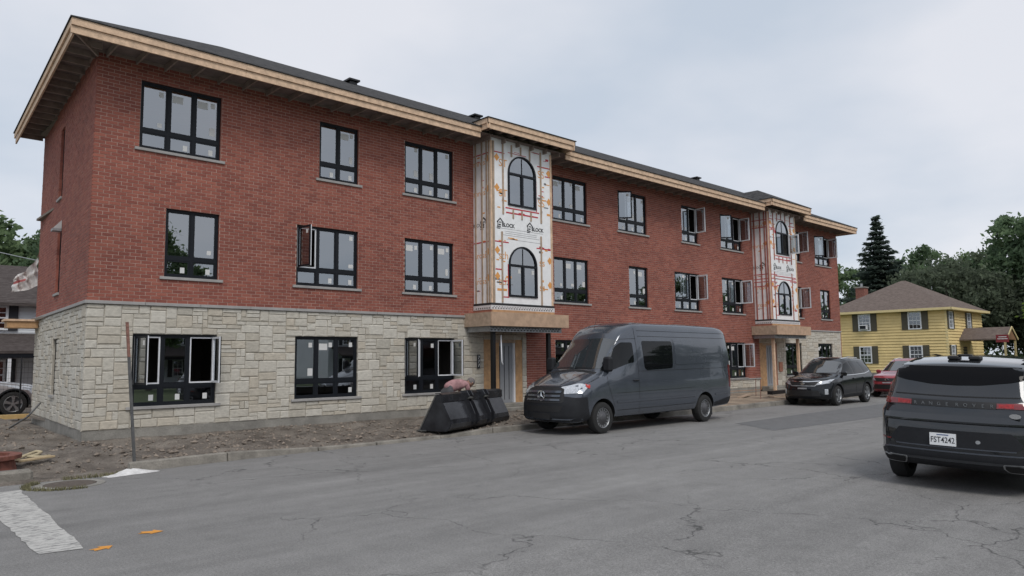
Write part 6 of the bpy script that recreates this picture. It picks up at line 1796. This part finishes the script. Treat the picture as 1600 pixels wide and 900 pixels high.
def trunk_mesh(h, r, rx, rz, zc, seed):
    rd_ = random.Random(seed); mb = MB(); pts = [Vector((rd_.uniform(-.1,.1)*i*.3, rd_.uniform(-.1,.1)*i*.3, h*i/6)) for i in range(7)]
    mb.tube(pts, [r*(1-.8*i/6) for i in range(7)], 8)
    for k in range(9):
        t = rd_.uniform(.28,.85); p = pts[int(t*6)]; a = rd_.uniform(0,6.28); L = rx*rd_.uniform(.5,.85)
        e = Vector((math.cos(a)*L, math.sin(a)*L, min(zc+rz*.7, p.z+L*rd_.uniform(.4,.9)))); m = (p+e)/2+Vector((0,0,-.2))
        mb.tube([p, m, e], [r*.38,r*.24,r*.08], 6)
    me = bpy.data.meshes.new('trunk'); me.from_pydata(mb.v, [], mb.f); me.materials.append(BARK); return me
KINDS = {
 'maple': (crown_mesh('crown', 4.6, 5.4, 8.4, 120, 95, .26, 1, LEAF_G), trunk_mesh(11.0, .30, 4.2, 5.2, 8.2, 1)),
 'dark': (crown_mesh('crown', 4.4, 6.0, 8.6, 130, 100, .26, 2, LEAF_D), trunk_mesh(11.5, .32, 4.0, 5.6, 8.4, 2)),
 'bronze': (crown_mesh('crown', 5.2, 4.2, 6.2, 140, 100, .22, 3, LEAF_B), trunk_mesh(8.5, .26, 4.6, 4.0, 6.0, 3)),
 'bright': (crown_mesh('crown', 2.4, 2.6, 3.9, 60, 90, .17, 4, LEAF_Y), trunk_mesh(5.2, .14, 2.2, 2.4, 3.8, 4)),
}
def tree(kind, x, y, s, rz, label, group=None, sz=None, cat='tree', z=-.1):
    t = thing('broadleaf_tree', (x, y, z), label, cat, rz, group); t.scale = (s, s, sz or s)
    for me, nm in zip(KINDS[kind], ('crown', 'trunk')):
        o = bpy.data.objects.new(nm, me); col.objects.link(o); o.parent = t
    return t
def spruce(x, y, h, r, label):
    rd_ = random.Random(8); t = thing('spruce_tree', (x, y, -.1), label, 'tree')
    V, F, tone = [], [], []; lev = 30
    for i in range(lev):
        f_ = i/(lev-1); z = h*(.10+.89*f_); L = r*(1-f_)**.98*rd_.uniform(.80,1.12)+.10; nb = int(15-8*f_)
        for k in range(nb):
            a = 2*math.pi*(k+rd_.random()*.8)/nb; lb = L*rd_.uniform(.62,1.12); d = Vector((math.cos(a), math.sin(a), 0)); sd = Vector((-d.y, d.x, 0)); tn = rd_.random()
            m = max(4, int(lb/.22))
            for j in range(m):
                u = (j+.6)/m; droop = -.26*lb*u + .16*lb*u*u*u
                p = d*lb*u + Vector((0,0,z+droop))
                for e in range(11):
                    q = p + sd*rd_.gauss(0,.20+.25*(1-u)*lb*.4) + Vector((0,0,rd_.gauss(-.06,.09))); s = rd_.uniform(.18,.34)
                    ax = (d*rd_.uniform(.4,1)+sd*rd_.uniform(-.8,.8)+Vector((0,0,rd_.uniform(-.5,.1)))).normalized(); n = Vector((rd_.gauss(0,.5),rd_.gauss(0,.5),1)).normalized(); w = ax.cross(n)
                    b = len(V); V += [tuple(q-ax*s), tuple(q+w*s*.4), tuple(q+ax*s), tuple(q-w*s*.4)]; F.append((b,b+1,b+2,b+3)); tone += [tn]*4
    me = bpy.data.meshes.new('crown'); me.from_pydata(V, [], F); me.materials.append(NEEDLE); at = me.attributes.new('tone','FLOAT','POINT'); at.data.foreach_set('value', tone)
    o = bpy.data.objects.new('crown', me); col.objects.link(o); o.parent = t
    mb = MB(); mb.tube([(0,0,0),(0,0,h*.5),(0,0,h*.97)], [.28,.16,.03], 8); mb.build('trunk', BARK, t, False)
spruce(80.0, 14.0, 17.1, 7.0, 'tall pointed spruce tree rising behind the yellow house')
G1 = 'trees behind the yellow house'
tree('dark', 93, 13.6, 1.02, .3, 'dark rounded tree just right of the spruce behind the yellow house', G1)
tree('maple', 97, 9.2, .98, 1.1, 'lighter green tree peeking between spruce group and bronze tree', G1)
tree('bronze', 79, 7.2, 1.12, .5, 'bronze leaved spreading tree directly behind the yellow house roof', G1, 1.14)
tree('bronze', 84, .6, .98, 2.2, 'bronze leaved tree right of the yellow house under the big tree', G1)
tree('dark', 86, 2.2, 1.16, 4.0, 'tall dark green tree at right, left of the two biggest crowns', G1, 1.13)
tree('dark', 84.5, -2.6, 1.24, 1.0, 'biggest dark green tree at the right edge behind the house', G1, 1.2)
tree('dark', 93, -7.5, 1.2, 2.6, 'dark green tree half out of view behind the big right hand tree', G1)
tree('dark', 79, -3.6, .78, 3.1, 'low dark tree behind the porch of the yellow house', G1, .66)
tree('dark', 74, -6.2, .66, 2.1, 'low dark tree behind the red sign', G1, .60)
tree('bright', 63.5, -5.3, 1.05, .8, 'small bright green tree at the right edge beside the sign', G1, 1.15)
tree('maple', 91.5, 22.4, .96, .9, 'green tree seen just past the right end of the apartment building', G1, .94)
tree('maple', 99, 19, .86, 2.0, 'smaller green tree between the apartment building and the spruce', G1, .80)
G2 = 'trees behind the white house'
tree('maple', 3.6, 43, .90, .2, 'green tree left of the side wall, tallest behind the white house', G2, .84)
tree('dark', 7.4, 42, .86, 2.4, 'dark green tree nearest the side wall behind the white house', G2, .78)
tree('maple', -.8, 41, .94, 3.9, 'green tree cut by the left edge behind the white house', G2, .84)
tree('dark', 4.6, 33, .55, 1.3, 'lower dark tree under the cables behind the white house roof', G2, .55)
# across the street, behind the viewer: seen in the window panes
G3 = 'trees across the street'
for i, (x, y, s, k) in enumerate(((11.5,-34,.74,'maple'), (20,-38,.50,'dark'), (29,-33,.46,'maple'), (41,-36,.62,'dark'), (54,-34,.66,'maple'), (69,-36,.70,'dark'), (84,-34,.75,'maple'))):
    tree(k, x, y, s, i*1.3, 'leafy tree across the street, mirrored in the window panes', G3, z=0)
for i, (x, y) in enumerate(((14.5,-44), (35,-43), (60,-43))):
    pale_house(x, y, math.pi, 'white sided house across the street, mirrored in the window panes', group='houses across the street')
# pale green metal roof glimpsed past the end wall
mr_ = thing('metal_roof_house', (84, 19, 0), 'low house with pale green metal roof behind the yellow house', 'house')
MB().box(80, 90, 15.5, 23, -.1, 4.6).build('wall', WSID, mr_)
MTR = M('pale_green_metal', (.36,.46,.45), .4, .3, var=.15, scale=2)
rvv = [(79.5,15,4.6),(90.5,15,4.6),(90.5,23.5,4.6),(79.5,23.5,4.6),(85,15,7.0),(85,23.5,7.0)]
add_mesh('roof', rvv, [(0,4,5,3),(1,2,5,4),(0,1,4),(2,3,5)], MTR, mr_)
for i in range(12):
    y = 15.2+i*.72; MB().bar((79.5,y,4.63), (85,y,7.03), .06, .05).build('roof_seam', MTR, mr_)

# far wood closing the view behind the houses: reads as one mass
def far_wood():
    rd_ = random.Random(17); V, F, tone = [], [], []
    path = [(108,60),(112,30),(114,0),(108,-25),(95,-45)]
    for c in range(420):
        k = rd_.randrange(len(path)-1); t = rd_.random(); x = path[k][0]*(1-t)+path[k+1][0]*t+rd_.uniform(-3,3); y = path[k][1]*(1-t)+path[k+1][1]*t
        h = 8.5+2.5*mnoise.noise((x*.11, y*.11, 0)); z = h*rd_.random()**.8; tn = rd_.random()
        for l in range(55):
            q = Vector((x+rd_.gauss(0,1), y+rd_.gauss(0,1.1), z+rd_.gauss(0,.8))); s = rd_.uniform(.3,.6)
            u = Vector((rd_.gauss(0,1), rd_.gauss(0,1), rd_.gauss(0,1))).normalized(); w = u.orthogonal().normalized(); w.rotate(Matrix.Rotation(rd_.uniform(0,6.28),3,u))
            b = len(V); V += [tuple(q-u*s), tuple(q+w*s*.5), tuple(q+u*s), tuple(q-w*s*.5)]; F.append((b,b+1,b+2,b+3)); tone += [tn]*4
    o = add_mesh('far_wood', V, F, LEAF_D); at = o.data.attributes.new('tone','FLOAT','POINT'); at.data.foreach_set('value', tone)
    tag(o, 'far dark green wood closing the view behind the houses', 'wood', kind='stuff')
far_wood()
